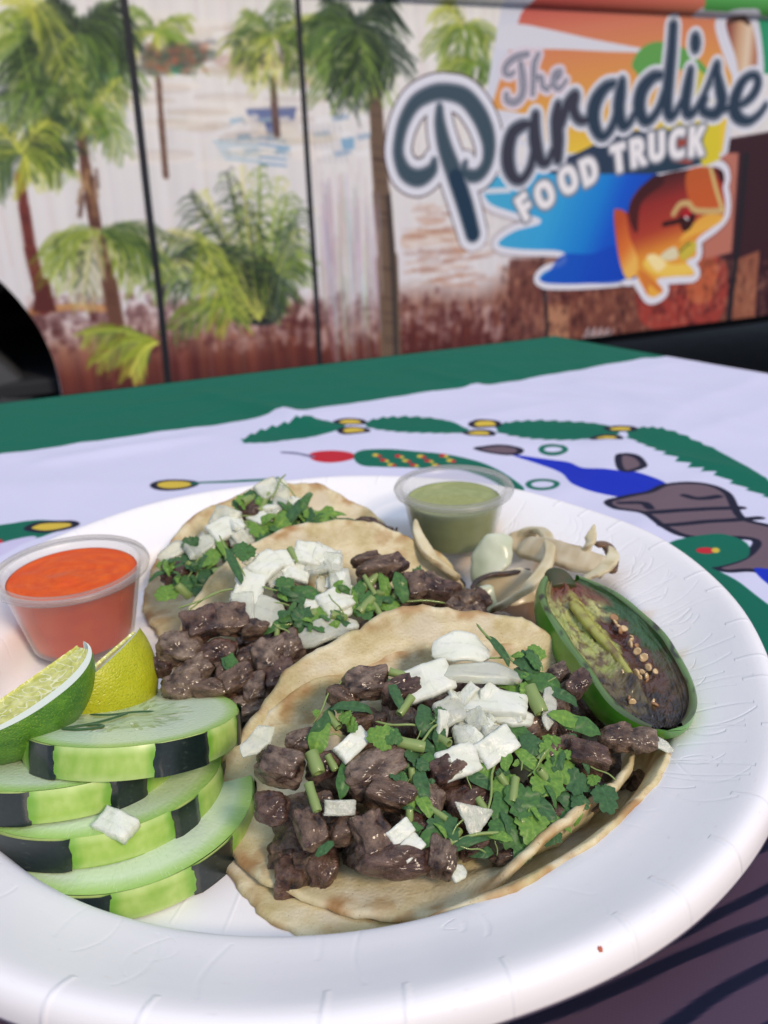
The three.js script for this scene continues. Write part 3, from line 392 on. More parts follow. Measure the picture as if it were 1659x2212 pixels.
{
  const hang = 0.11, S0 = -hang, S1 = TW, T0 = -hang, T1 = TD, org = CORNER.clone();
  const creases = [[[560, 880], [700, 930]], [[900, 800], [1080, 850]], [[430, 850], [660, 915]], [[1250, 830], [1659, 935]], [[1300, 960], [1659, 1040]], [[100, 1000], [420, 950]]].map((l) => l.map((p) => clothST(...p)));
  const g = grid(260, 240, (u, v) => {
    const s = S0 + (S1 - S0) * u, t = T0 + (T1 - T0) * v, os = Math.max(0, -s), ot = Math.max(0, -t), over = Math.hypot(os, ot);
    const rr = 0.016, a = Math.min(over / rr, Math.PI / 2), out = rr * Math.sin(a), down = rr * (1 - Math.cos(a)) + Math.max(0, over - rr * Math.PI / 2);
    const flare = out - rr + Math.max(0, over - rr * 1.57) * (0.14 + 0.1 * Math.sin((s + t) * 38));
    let ds = os > 0 ? os / over : 0, dt = ot > 0 ? ot / over : 0;
    let h = 0.0014 * Math.pow(1 - Math.abs(N3(s * 9 + t * 4, t * 6, 2)), 5) + 0.0012 * Math.pow(1 - Math.abs(N3(s * 5 - t * 9, t * 5 + s * 3, 7)), 6) + 0.0026 * fbm(s * 9, t * 9, 1, 3) + 0.0007 * N3(s * 60, t * 25, 5);
    for (const [[a0, b0], [a1, b1]] of creases) { const lx = a1 - a0, ly = b1 - b0, L = lx * lx + ly * ly, k = clamp(((s - a0) * lx + (t - b0) * ly) / L), dd = Math.hypot(s - a0 - k * lx, t - b0 - k * ly); h += 0.0036 * Math.exp(-dd * dd / 0.00008) * (1 - Math.abs(k - .5)); }
    const p = org.clone().addScaledVector(E1, Math.max(0.0, s) - ds * flare + (ds > 0 ? 0 : 0)).addScaledVector(E2, Math.max(0, t) - dt * flare);
    p.y = TABLE - down + (over > 0 ? 0 : h * smooth(0, 0.03, Math.min(s, t)));
    return p.sub(org);
  });
  const uv = g.attributes.uv; for (let i = 0; i < uv.count; i++) uv.setXY(i, S0 + (S1 - S0) * uv.getX(i), T0 + (T1 - T0) * uv.getY(i));
  const m = mesh('tablecloth', g, new THREE.MeshPhysicalMaterial({ map: clothTex, roughness: 0.85, specularIntensity: 0.5, bumpMap: weave, bumpScale: 0.00006, side: THREE.DoubleSide }));
  m.position.copy(org);
  tag(m, 'green and white flag cloth with printed crest spread over the table', 'tablecloth');
}

// ------------------------------------------------------------------ paper plate
const PC = V(-0.0237, TABLE + 0.0023, -0.259);                   // middle of the plate floor
const plateR = (t) => plateAt(Math.atan2(Math.sin(t), Math.cos(t)));
const plateAt = (th) => (149.2 - 3.2 * Math.exp(-(((th - 0.21) / 0.28) ** 2)) + 2.0 * Math.exp(-(((th + 0.49) / 0.25) ** 2)) + 1.9 * Math.cos(th) - 0.97 * Math.sin(th) - 3.43 * Math.cos(2 * th)) / 149.2;
const PROF = [[0, 0], [0.06, 0], [0.1, 0.0001], [0.109, 0.0004], [0.1125, 0.0014], [0.1146, 0.0040], [0.1160, 0.0078], [0.1174, 0.0114], [0.1192, 0.0138], [0.1222, 0.0151], [0.127, 0.0167], [0.133, 0.0192], [0.138, 0.0216], [0.1415, 0.0233], [0.1440, 0.0243], [0.1460, 0.0246], [0.1475, 0.0241], [0.1487, 0.0227], [0.1495, 0.0206], [0.1499, 0.0176]];
const profCurve = new THREE.CatmullRomCurve3(PROF.map(([r, y]) => V(r, y, 0)), false, 'centripetal');
const plateXZ = (x, z) => { const dx = x - PC.x, dz = z - PC.z, th = Math.atan2(dz, dx), r = Math.hypot(dx, dz), rr = r / mix(1, plateR(th), smooth(0.05, 0.15, r)); for (let i = 1; i < PROF.length; i++) if (rr <= PROF[i][0]) { const k = (rr - PROF[i - 1][0]) / (PROF[i][0] - PROF[i - 1][0]); return PC.y + mix(PROF[i - 1][1], PROF[i][1], k); } return PC.y + 0.017; };
{
  const R = rng(5);
  // wrinkles of the thin film that coats the paper, with the pressed pleats of the rim, as relief: across = round the plate, up = outwards
  const relief = canvasTex(2048, 512, (c, W, H) => {
    c.fillStyle = 'rgb(110,110,110)'; c.fillRect(0, 0, W, H);
    for (let i = 0; i < 900; i++) { c.fillStyle = `rgba(${R() < .5 ? 135 : 88},${0},0,.10)`; c.fillStyle = R() < .5 ? 'rgba(135,135,135,.1)' : 'rgba(88,88,88,.1)'; c.beginPath(); c.ellipse(R() * W, R() * H, 10 + R() * 40, 8 + R() * 20, 0, 0, 7); c.fill(); }
    const at = (deg) => ((deg + 360) % 360) / 360 * W;
    const wr = (deg, r0, r1, bow, w, a) => { c.strokeStyle = `rgba(200,200,200,${a})`; c.lineWidth = w; c.beginPath(); const x = at(deg), y0 = r0 * H, y1 = r1 * H; c.moveTo(x, y0); c.bezierCurveTo(x + bow, mix(y0, y1, .35), x + bow * 1.2, mix(y0, y1, .7), x + bow * .3, y1); c.stroke(); };
    for (let i = 0; i < 62; i++) { const d = -52 + R() * 92; wr(d, 0.02 + R() * .35, .45 + R() * .4, (R() - .3) * 40, 1.2 + R() * 1.4, .3 + R() * .6); }
    for (let i = 0; i < 26; i++) { const d = 40 + R() * 110; wr(d, 0.05 + R() * .35, .4 + R() * .4, (R() - .5) * 30, 1.5 + R() * 2, .12 + R() * .25); }
    for (let i = 0; i < 20; i++) { const d = 150 + R() * 150; wr(d, 0.05 + R() * .35, .4 + R() * .4, (R() - .5) * 30, 1.5 + R() * 2, .15 + R() * .25); }
    for (let i = 0; i < 42; i++) { const x = at(i * 8.6 + R() * 6); c.strokeStyle = 'rgba(10,10,10,.9)'; c.lineWidth = 2.6; c.beginPath(); c.moveTo(x, H * (.72 + .1 * R())); c.lineTo(x + 3, H); c.stroke(); }
  }, false);
  const NS = 96, g = grid(560, NS, (u, v) => { // upper face outwards, then back along the underside
    const th = -u * Math.PI * 2, under = v > 0.5, k = under ? (1 - v) * 2 : v * 2, q = profCurve.getPoint(clamp(k)), T = 0.0011;
    const t = profCurve.getTangent(clamp(k, 0.001, 0.999)), r = q.x * mix(1, plateR(-th * -1), smooth(0.05, 0.15, q.x));
    let y = q.y + 0.00045 * Math.sin(th * 5 + 1) * smooth(0.12, 0.15, q.x) + 0.0003 * Math.sin(th * 11) * smooth(0.12, 0.15, q.x);
    const off = under ? T : 0;
    return V(Math.cos(th) * (r + off * t.y * 0.6), y - off * t.x, Math.sin(th) * (r + off * t.y * 0.6));
  }, true);
  const uv = g.attributes.uv; for (let i = 0; i < uv.count; i++) { const v = uv.getY(i), k = v > .5 ? (1 - v) * 2 : v * 2, rr = profCurve.getPoint(clamp(k)).x; uv.setXY(i, 1 - uv.getX(i), 1 - clamp((rr - 0.108) / 0.042)); }
  const stain = dataTex(1024, 256, (u, v) => { // pale grease marks that the food left, clean paper elsewhere
    const th = (u * 360 + 180) % 360 - 180, r = 1 - v, a = smooth(0.12, 0.5, fbm(Math.cos(u * 6.283) * 5, Math.sin(u * 6.283) * 5, r * 1.5 + 3, 4) + 0.16) * smooth(-80, -45, th) * (1 - smooth(8, 30, th)) * (1 - smooth(0.18, 0.5, r + 0.35 * N3(u * 90, r * 5, 1)));
    const p = N3(u * 300, r * 40, 2) > 0.62 ? 0.08 : 0; return [243 - a * 16 - p * 60, 240 - a * 46 - p * 90, 240 - a * 84 - p * 110];
  });
  const m = mesh('paper_plate', g, new THREE.MeshPhysicalMaterial({ map: stain, roughness: 0.34, clearcoat: 0.25, clearcoatRoughness: 0.3, bumpMap: relief, bumpScale: 0.0006, side: THREE.DoubleSide }));
  m.position.copy(PC); tag(m, 'round white coated paper plate with wrinkled rim holding the tacos', 'plate');
}

// ------------------------------------------------------------------ food materials and shared shapes
const mTortilla = (() => {
  const R = rng(77), spots = [...Array(46)].map(() => [R(), R(), 0.008 + R() * R() * 0.05, R()]);
  const col = dataTex(1024, 1024, (u, v) => {
    const a = fbm(u * 9, v * 9, 1, 5), b = fbm(u * 34, v * 34, 5, 3), f = N3(u * 260, v * 260, 2);
    let k = [204 + a * 40 + b * 22 + f * 8, 191 + a * 46 + b * 26 + f * 8, 150 + a * 66 + b * 34 + f * 8];
    const pale = smooth(0.05, 0.4, fbm(u * 6 + 8, v * 6, 9, 3)); k = mix3(k, [216, 208, 190], pale * 0.75);
    let burn = smooth(0.2, 0.5, fbm(u * 7 + 3, v * 7 + 1, 12, 5)) * 0.35, char = 0;
    for (const [x, y, r, s] of spots) { const d = Math.hypot(u - x, v - y) / r + 0.5 * N3(u * 70, v * 70, s * 9); burn = Math.max(burn, (1 - smooth(0.4, 1.3, d)) * (0.2 + s * 0.5)); if (s > 0.7) char = Math.max(char, 1 - smooth(0.1, 0.7, d)); }
    { const x = u - .746, y = v - .30, al = x * -.565 + y * .825, ac = x * .825 + y * .565, d = Math.hypot(ac / .016, al / .06) + .5 * N3(u * 60, v * 60, 3); burn = Math.max(burn, 1 - smooth(.5, 1.8, d)); char = Math.max(char, .9 * (1 - smooth(.2, .8, d))); }
    const edge = Math.hypot(u - .5, v - .5) * 2; burn = Math.max(burn, smooth(0.88, 0.97, edge + 0.08 * a) * smooth(-0.1, 0.3, fbm(u * 12, v * 12, 30, 3)) * 1.1);
    k = mix3(k, [152, 108, 60], burn * 0.75); k = mix3(k, [62, 38, 26], char * 0.8);
    if (N3(u * 420, v * 420, 8) > 0.68) k = mix3(k, [70, 46, 30], 0.7);
    return k;
  });
  const bump = dataTex(512, 512, (u, v) => { const k = 128 + 80 * fbm(u * 22, v * 22, 4, 4) + 40 * N3(u * 140, v * 140, 1); return [k, k, k]; }, false);
  return new THREE.MeshPhysicalMaterial({ map: col, bumpMap: bump, bumpScale: 0.0005, roughness: 0.62, sheen: 0.1, side: THREE.DoubleSide });
})();
const mMeat = (() => {
  const R = rng(91), w = 256, cells = [...Array(900)].map(() => [R(), R(), R()]);
  const grain = (u, v) => 0.5 + 0.5 * fbm(u * 12, v * 34, 3, 4) + 0.25 * N3(u * 80, v * 110, 2);
  const bump = dataTex(512, 512, (u, v) => { const k = 110 + 90 * fbm(u * 12, v * 26, 3, 6) + 60 * N3(u * 70, v * 90, 2); return [k, k, k]; }, false);
  const rough = dataTex(256, 256, (u, v) => { const k = 255 * clamp(0.52 + 0.7 * fbm(u * 18, v * 18, 8, 4)); return [k, k, k]; }, false);
  const map = dataTex(512, 512, (u, v) => { const g = grain(u, v), f = fbm(u * 5, v * 5, 11, 4); return [clamp(190 + g * 70 + f * 130, 50, 255), clamp(184 + g * 68 + f * 140, 44, 255), clamp(180 + g * 68 + f * 146, 44, 255)]; });
  return new THREE.MeshPhysicalMaterial({ vertexColors: true, map, roughness: 0.72, roughnessMap: rough, clearcoat: 0.5, clearcoatRoughness: 0.16, bumpMap: bump, bumpScale: 0.0010 });
})();
const mOnion = new THREE.MeshPhysicalMaterial({ vertexColors: true, roughness: 0.3, transmission: 0.28, thickness: 0.004, ior: 1.34, bumpMap: dataTex(128, 128, (u, v) => { const k = 128 + 50 * N3(u * 8, v * 3, 1) + 40 * fbm(u * 22, v * 14, 4, 3); return [k, k, k]; }, false), bumpScale: 0.0005 });
const leafCol = (a, b) => dataTex(128, 128, (u, v) => { const vein = Math.abs(((v * 9 + Math.abs(u - .5) * 5) % 1) - .5) < .06 || Math.abs(u - .5) < .02 ? 1 : 0, n = fbm(u * 9, v * 9, 4, 4); const k = mix3(a, b, clamp(.5 + n)); return mix3(k, [k[0] * 1.25, k[1] * 1.15, k[2] * 1.2], vein * .6); });
const leafMat = (a, b) => new THREE.MeshPhysicalMaterial({ map: leafCol(a, b), roughness: 0.85, transmission: 0.3, clearcoat: 0.35, clearcoatRoughness: 0.35, side: THREE.DoubleSide });
const mLeaf = [leafMat([48, 96, 36], [78, 132, 52]), leafMat([84, 134, 42], [130, 172, 62]), leafMat([40, 86, 42], [64, 116, 56])];
const mStem = std({ color: lin(0.26, 0.36, 0.10), roughness: 0.5, transmission: 0.2, clearcoat: 0.3 });

function meatGeo(seed, sx, sy, sz, box = 0.5) {
  let g = new THREE.IcosahedronGeometry(1, 18); g.deleteAttribute('normal'); g.deleteAttribute('uv'); g = mergeVertices(g, 1e-4);
  const p = g.attributes.position, s = seed * 13.7, uv = new Float32Array(p.count * 2);
  for (let i = 0; i < p.count; i++) {
    const v = V(p.getX(i), p.getY(i), p.getZ(i)), m = Math.max(Math.abs(v.x), Math.abs(v.y), Math.abs(v.z));
    const r = mix(1, 0.82 / m, box) * (1 + 0.24 * N3(v.x * 1.2 + s, v.y * 1.2, v.z * 1.2) + 0.11 * N3(v.x * 2.4, v.y * 2.4 + s, v.z * 2.4) + 0.045 * N3(v.x * 6, v.y * 9, v.z * 6 + s) + 0.020 * N3(v.x * 12 + s, v.y * 22, v.z * 12) + 0.010 * N3(v.x * 34, v.y * 40 + s, v.z * 34));
    p.setXYZ(i, v.x * r * sx, v.y * r * sy, v.z * r * sz); uv[i * 2] = v.x * 0.42 + v.z * 0.3 + seed * .37; uv[i * 2 + 1] = v.y * 0.42 + v.z * 0.2 + seed * .61;
  }
  g.setAttribute('uv', new THREE.BufferAttribute(uv, 2)); g.computeVertexNormals();
  return vertexColors(g, (q) => {
    const k = 1 / Math.max(sx, sy, sz), a = fbm(q.x * k * 1.6 + s, q.y * k * 1.6, q.z * k * 1.6, 3), b = N3(q.x * k * 6, q.y * k * 6 + s, q.z * k * 6);
    let tone = seed % 3, c = tone === 0 ? mix3([0.135, 0.084, 0.056], [0.355, 0.262, 0.19], clamp(0.5 + a * 1.5 + b * 0.4)) : tone === 1 ? mix3([0.115, 0.063, 0.038], [0.29, 0.19, 0.125], clamp(0.5 + a * 1.5 + b * 0.4)) : mix3([0.082, 0.031, 0.020], [0.22, 0.132, 0.092], clamp(0.5 + a * 1.5 + b * 0.4)); c = mix3(c, [0.075, 0.018, 0.012], smooth(0.1, 0.42, a * -1 + b * 0.3)); return mix3(c, [0.016, 0.010, 0.008], smooth(0.25, 0.5, -a + 0.4 * b));
  });
}
const MEAT = [...Array(14)].map((_, i) => { const R = rng(i + 3); return meatGeo(i + 1, 0.5 * (0.85 + R() * .5), 0.5 * (0.7 + R() * .4), 0.5 * (0.7 + R() * .35), 0.2 + R() * .5); });
const mOnionClear = mOnion.clone(); mOnionClear.transmission = 0.58; mOnionClear.roughness = 0.24;
const onionTint = (s) => (q) => { const k = 0.5 + 0.5 * N3(q.x * 220 + s, q.y * 220, q.z * 220); return mix3([0.74, 0.80, 0.70], [0.90, 0.93, 0.88], k); };
function onionGeo(outlinePts, t, bend, seed) { // unit wide, 1 = its width
  const o = polyOutline(outlinePts);
  const g = slab((a) => { const [x, y] = o(a); const k = 1 + 0.09 * N3(x * 4 + seed, y * 4, 2) + 0.04 * N3(x * 13, y * 13, seed); return [x * k, y * k]; }, t, { rings: 6, seg: 44, round: 0.16, warp: (x, y) => -bend * x * x + 0.08 * N3(x * 2.2 + seed, y * 2.2, 1), rough: 0 });
  return vertexColors(g, (q) => { const k = 0.5 + 0.5 * N3(q.x * 3 + seed, q.y * 3, 1), l = Math.abs(Math.sin(q.y * 13 + 1.5 * q.x + seed)) < 0.2 ? 0.86 : 1; const c = mix3([0.86, 0.90, 0.72], [0.97, 0.98, 0.91], k); return [c[0] * l, c[1] * l, c[2] * l]; });
}
const ONION = {
  quad: onionGeo([[.5, .36], [-.46, .4], [-.5, -.34], [.44, -.4]], 0.36, 0.4, 1), quad2: onionGeo([[.46, .46], [-.5, .38], [-.42, -.46], [.5, -.36]], 0.45, 0.5, 4),
  sliver: onionGeo([[.5, .1], [.2, .2], [-.5, .14], [-.5, -.12], [.1, -.14], [.46, -.06]], 0.2, 0.5, 7), tri: onionGeo([[.5, .02], [-.42, .5], [-.3, -.52]], 0.14, 0.2, 9),
  cap: onionGeo([[.5, .1], [.3, .34], [-.1, .4], [-.46, .2], [-.5, -.1], [-.2, -.34], [.24, -.36], [.46, -.18]], 0.14, 1.1, 12), fin: onionGeo([[.16, .5], [-.1, .34], [-.2, -.3], [-.08, -.5], [.1, -.3], [.2, .1]], 0.1, 0.8, 15),
  chip: onionGeo([[.5, .2], [.1, .4], [-.4, .3], [-.5, -.2], [0, -.4], [.42, -.24]], 0.32, 0.5, 19),
};
function leafGeo(kind, seed) { // unit long, base at -y
  const lob = kind === 'lobed', o = (a) => {
    if (lob) { const k = 0.36 + 0.12 * Math.abs(Math.cos(1.5 * (a - Math.PI / 2))) + 0.03 * Math.cos(9 * a + seed) + 0.02 * Math.cos(17 * a), r = k * (1 - 0.3 * smooth(-1, -0.2, -Math.sin(a)) * 0.4); return [Math.cos(a) * r * 1.0, Math.sin(a) * r]; }
    const w = kind === 'strip' ? 0.13 : 0.2; return [Math.cos(a) * w * (1 + 0.10 * Math.cos(5 * a + seed)), Math.sin(a) * 0.5 * (1 + 0.05 * Math.cos(7 * a))];
  };
  const g = slab(o, 0.016, { rings: 6, seg: lob ? 72 : 40, round: 0.2, warp: (x, y) => { const b = kind === 'strip' ? 0.9 : 0.5; return -b * y * y * (0.6 + 0.5 * Math.sin(seed)) + 0.5 * x * x * (kind === 'strip' ? 3 : 1) * Math.cos(seed * 2) + 0.05 * N3(x * 5 + seed, y * 5, 1); } });
  const p = g.attributes.position, uv = g.attributes.uv; for (let i = 0; i < p.count; i++) uv.setXY(i, p.getX(i) + .5, p.getY(i) + .5);
  return g;
}
const LEAF = { lobed: [1, 2, 3, 4].map((s) => leafGeo('lobed', s)), oval: [1, 2, 3].map((s) => leafGeo('oval', s)), blade: [1, 2, 3, 4].map((s) => leafGeo('strip', s)) };
const stemGeo = (() => { const prof = [[0.06, -.5], [0.1, -.5], [0.11, -.2], [0.1, .2], [0.11, .5], [0.06, .5], [0.055, 0.2], [0.055, -.2], [0.06, -.5]].map(([x, y]) => new THREE.Vector2(x, y)); return new THREE.LatheGeometry(prof, 14); })();
const twigGeo = sweep([V(0, -.5, 0), V(0.03, -.15, 0.03), V(-0.02, .2, 0.03), V(0.04, .5, -0.02)], 0.05, 0.05, { seg: 16, rad: 7 });

// ------------------------------------------------------------------ tacos
// A folded corn tortilla. p runs along the fold, q across it (towards the camera positive); the far half stands up.
function makeTaco(cfg, label) {
  const base = V(cfg.x, PC.y, cfg.z), A = V(Math.cos(cfg.a), 0, -Math.sin(cfg.a)), B = V(Math.sin(cfg.a), 0, Math.cos(cfg.a)), R = rng(cfg.seed);
  const t = thing('taco', label, 'taco', base, 'tacos on the paper plate');
  const shell = (o) => {
    const ds = 0.0015, cache = new Map();
    const rim = (a) => { const ca = Math.cos(a), sa = Math.sin(a), k = 1 + 0.045 * N3(ca * 2 + o.seed, sa * 2, 3) + 0.016 * N3(ca * 9, sa * 9, o.seed) + 0.009 * N3(ca * 26, sa * 26, o.seed), cut = o.cut && sa > 0 && ca > 0 ? 1 - o.cut * Math.pow(2 * sa * ca, 1.4) : 1; return [ca * o.rp * k * cut, sa * o.rq * k * cut]; };
    const front = [...Array(181)].map((_, i) => rim(i / 180 * Math.PI)), edgeAt = (p) => { let b = 0; for (let i = 0; i < 180; i++) { const [x0, y0] = front[i], [x1, y1] = front[i + 1]; if ((x0 - p) * (x1 - p) <= 0 && x0 !== x1) b = Math.max(b, mix(y0, y1, (p - x0) / (x1 - x0))); } return b; };
    const profile = (p) => { // the bent line across the fold at p, tabled by arc length q from -0.08 to 0.08
      const key = Math.round(p * 2000); if (cache.has(key)) return cache.get(key);
      const pn = p / o.rp, phi = o.phi * (1 - 0.10 * pn * pn) + 0.07 * N3(pn * 1.7 + o.seed, 2, 1), qb = o.qb, bl = o.bl, psi = o.psi(pn), qf = o.turn ? edgeAt(p) + o.q0 - o.turn : o.qf, pts = [], n = 54;
      let x = 0, y = 0; const ang = (q) => q > qf && q > qb ? psi * smooth(qf, qf + (o.turn ? 0.006 : 0.02), q) : q > qb ? 0 : -phi * smooth(qb, qb - bl, q);
      const fwd = [[0, 0]]; for (let i = 1; i <= n; i++) { const q = (i - .5) * ds, a = ang(q); x += ds * Math.cos(a); y += ds * Math.sin(a); fwd.push([x, y]); }
      x = 0; y = 0; const back = [[0, 0]]; for (let i = 1; i <= n; i++) { const q = -(i - .5) * ds, a = ang(q); x -= ds * Math.cos(a); y -= ds * Math.sin(a); back.push([x, y]); }
      const r = { fwd, back }; cache.set(key, r); return r;
    };
    const pos = (p, q) => { const tb = profile(p), L = q >= 0 ? tb.fwd : tb.back, k = Math.min(Math.abs(q) / ds, L.length - 1.001), i = Math.floor(k), f = k - i; const c = mix(L[i][0], L[i + 1][0], f), h = mix(L[i][1], L[i + 1][1], f); const w = V(0, 0, 0).addScaledVector(A, p + o.dp).addScaledVector(B, c + o.dq); w.y = h + o.lift + 0.0030 * fbm(p * 50 + o.seed, q * 50, 1, 3) + 0.0016 * N3(p * 30, q * 130 + o.seed, 4); const fl = plateXZ(w.x + base.x, w.z + base.z) - base.y + o.lift * 0.9 + 0.0006; if (w.y < fl) w.y = fl; return w; };
    const place = (x, y) => { const q = y + o.q0, e = 0.0008, p0 = pos(x, q), a = pos(x + e, q).sub(p0), b = pos(x, q + e).sub(p0); return { p: p0, n: V().crossVectors(b, a).normalize() }; };
    return slab(rim, o.th ?? 0.0022, { rings: 44, seg: 200, place, round: 0.3 });
  };
  const fix = (g, o) => { const uv = g.attributes.uv, c = Math.cos(o.spin), s = Math.sin(o.spin); for (let i = 0; i < uv.count; i++) { const x = uv.getX(i) / o.rp * 0.49, y = uv.getY(i) / o.rq * 0.49; uv.setXY(i, .5 + c * x - s * y, .5 + s * x + c * y); } return g; };
  cfg.shells.forEach((o) => mesh('tortilla', fix(shell(o), o), mTortilla, t));
  // the heap of filling: its sloping face, and pieces set on it where the photo shows them
  const N = V(0, Math.cos(cfg.slope), 0).addScaledVector(B, Math.sin(cfg.slope)).normalize(), P0 = base.clone().addScaledVector(B, cfg.f0).add(V(0, cfg.h0, 0));
  const U = V(0, 1, 0).addScaledVector(N, -N.y).normalize(), RT = V().crossVectors(U, N);
  const put = (name, geo, mat, x, y, sx, sy, sz, rot, lift, tilt = [0, 0], label) => {
    let q = atPlane(x, y, P0, N); const depth = Math.abs(q.clone().sub(V(0, EYE, 0)).dot(ray(PXW / 2, 1106))), k = metre(depth);
    q = atPlane(x, y, P0.clone().addScaledVector(N, lift * k), N);
    const c = Math.cos(rot * Math.PI / 180), s = Math.sin(rot * Math.PI / 180);
    const r = RT.clone().multiplyScalar(c).addScaledVector(U, s), u = U.clone().multiplyScalar(c).addScaledVector(RT, -s);
    const m = mesh(name, geo, mat, t); frame(m, r, u, N); m.rotateX(tilt[0] * Math.PI / 180); m.rotateY(tilt[1] * Math.PI / 180);
    m.position.copy(q.sub(base)); m.scale.set(sx * k, sy * k, sz * k); if (label) m.userData.label = label; return m;
  };
  // torn, browned lips where the flap's edge has curled up: [x, y, height above the plate]
  const mTorn = new THREE.MeshPhysicalMaterial({ vertexColors: true, roughness: 0.7, bumpMap: mTortilla.bumpMap, bumpScale: 0.0006 });
  const lip = (pts, w, th, upv) => {
    const q = pts.map(([x, y, h]) => atY(x, y, PC.y + h).sub(base)), k = metre(0.2), g = sweep(q, (v) => w * k * (0.35 + 0.65 * Math.sqrt(Math.sin(Math.PI * clamp(v, .02, .98)))) * (1 + .5 * N3(v * 7, w, 1) + .22 * N3(v * 27, w, 2)), (v) => th * k * (1 + .3 * N3(v * 13, w, 3)), { seg: 90, rad: 16, up: upv, square: .7 });
    const p = g.attributes.position, nn = g.attributes.normal; for (let i = 0; i < p.count; i++) { const d = 0.0007 * fbm(p.getX(i) * 260, p.getY(i) * 260, p.getZ(i) * 260, 3); p.setXYZ(i, p.getX(i) + nn.getX(i) * d, p.getY(i) + nn.getY(i) * d, p.getZ(i) + nn.getZ(i) * d); } g.computeVertexNormals();
    vertexColors(g, (s) => { const f = fbm(s.x * 120, s.y * 120, s.z * 120, 4), e = fbm(s.x * 300 + 5, s.y * 300, s.z * 300, 3); let c = mix3([0.56, 0.47, 0.31], [0.70, 0.62, 0.47], clamp(.5 + e)); c = mix3(c, [0.42, 0.21, 0.06], smooth(.0, .3, f) * .9); return mix3(c, [0.10, 0.05, 0.025], smooth(.28, .42, f + e * .25)); });
    mesh('torn_edge', g, mTorn, t);
  };
  return { t, base, A, B, N, P0, R, put, lip };
}
// short forms: what, x, y, sizes in the photo's measure, turn, height above the heap
function dress(taco, list) {
  const { put, R } = taco; let n = 0;
  for (const [k, x, y, w, h, rot = 0, lift = 0, tx = 0, ty = 0] of list) {
    n++;
    if (k === 'm') put('meat_chunk', MEAT[(n * 5 + (x | 0)) % MEAT.length], mMeat, x, y, w, h, (w + h) * .5, rot, lift, [tx, ty]);
    else if (ONION[k]) put('onion_piece', ONION[k], k === 'tri' || k === 'fin' || n % 5 < 2 ? mOnionClear : mOnion, x, y, w * .93, h * .93, Math.max(w, h) * .56, rot, lift, [tx, ty]);
    else if (LEAF[k]) put('cilantro_leaf', LEAF[k][n % LEAF[k].length], mLeaf[(n * 7 + (y | 0)) % 3], x, y, w * .82, h * .82, (w + h) * .41, rot, lift + 9, [tx, ty]);
    else if (k === 'stem') put('cilantro_stem', stemGeo, mStem, x, y, w * .8, h, w * .8, rot, lift, [tx, ty]);
    else if (k === 'twig') put('cilantro_stem', twigGeo, mStem, x, y, w, h, w, rot, lift, [tx, ty]);
  }
}
function heap(taco, n, area, size, seed) { // meat chunks under the shown ones, filling the fold
  const R = rng(seed), { t, A, B } = taco;
  for (let i = 0; i < n; i++) {
    const [p, q, h] = area(R), m = mesh('meat_chunk', MEAT[i % MEAT.length], mMeat, t), s = size * (0.75 + R() * .6);
    m.position.set(0, 0, 0).addScaledVector(A, p).addScaledVector(B, q); m.position.y = h + s * 0.3; m.scale.setScalar(s); m.rotation.set(R() * 6, R() * 6, R() * 6);
  }
}

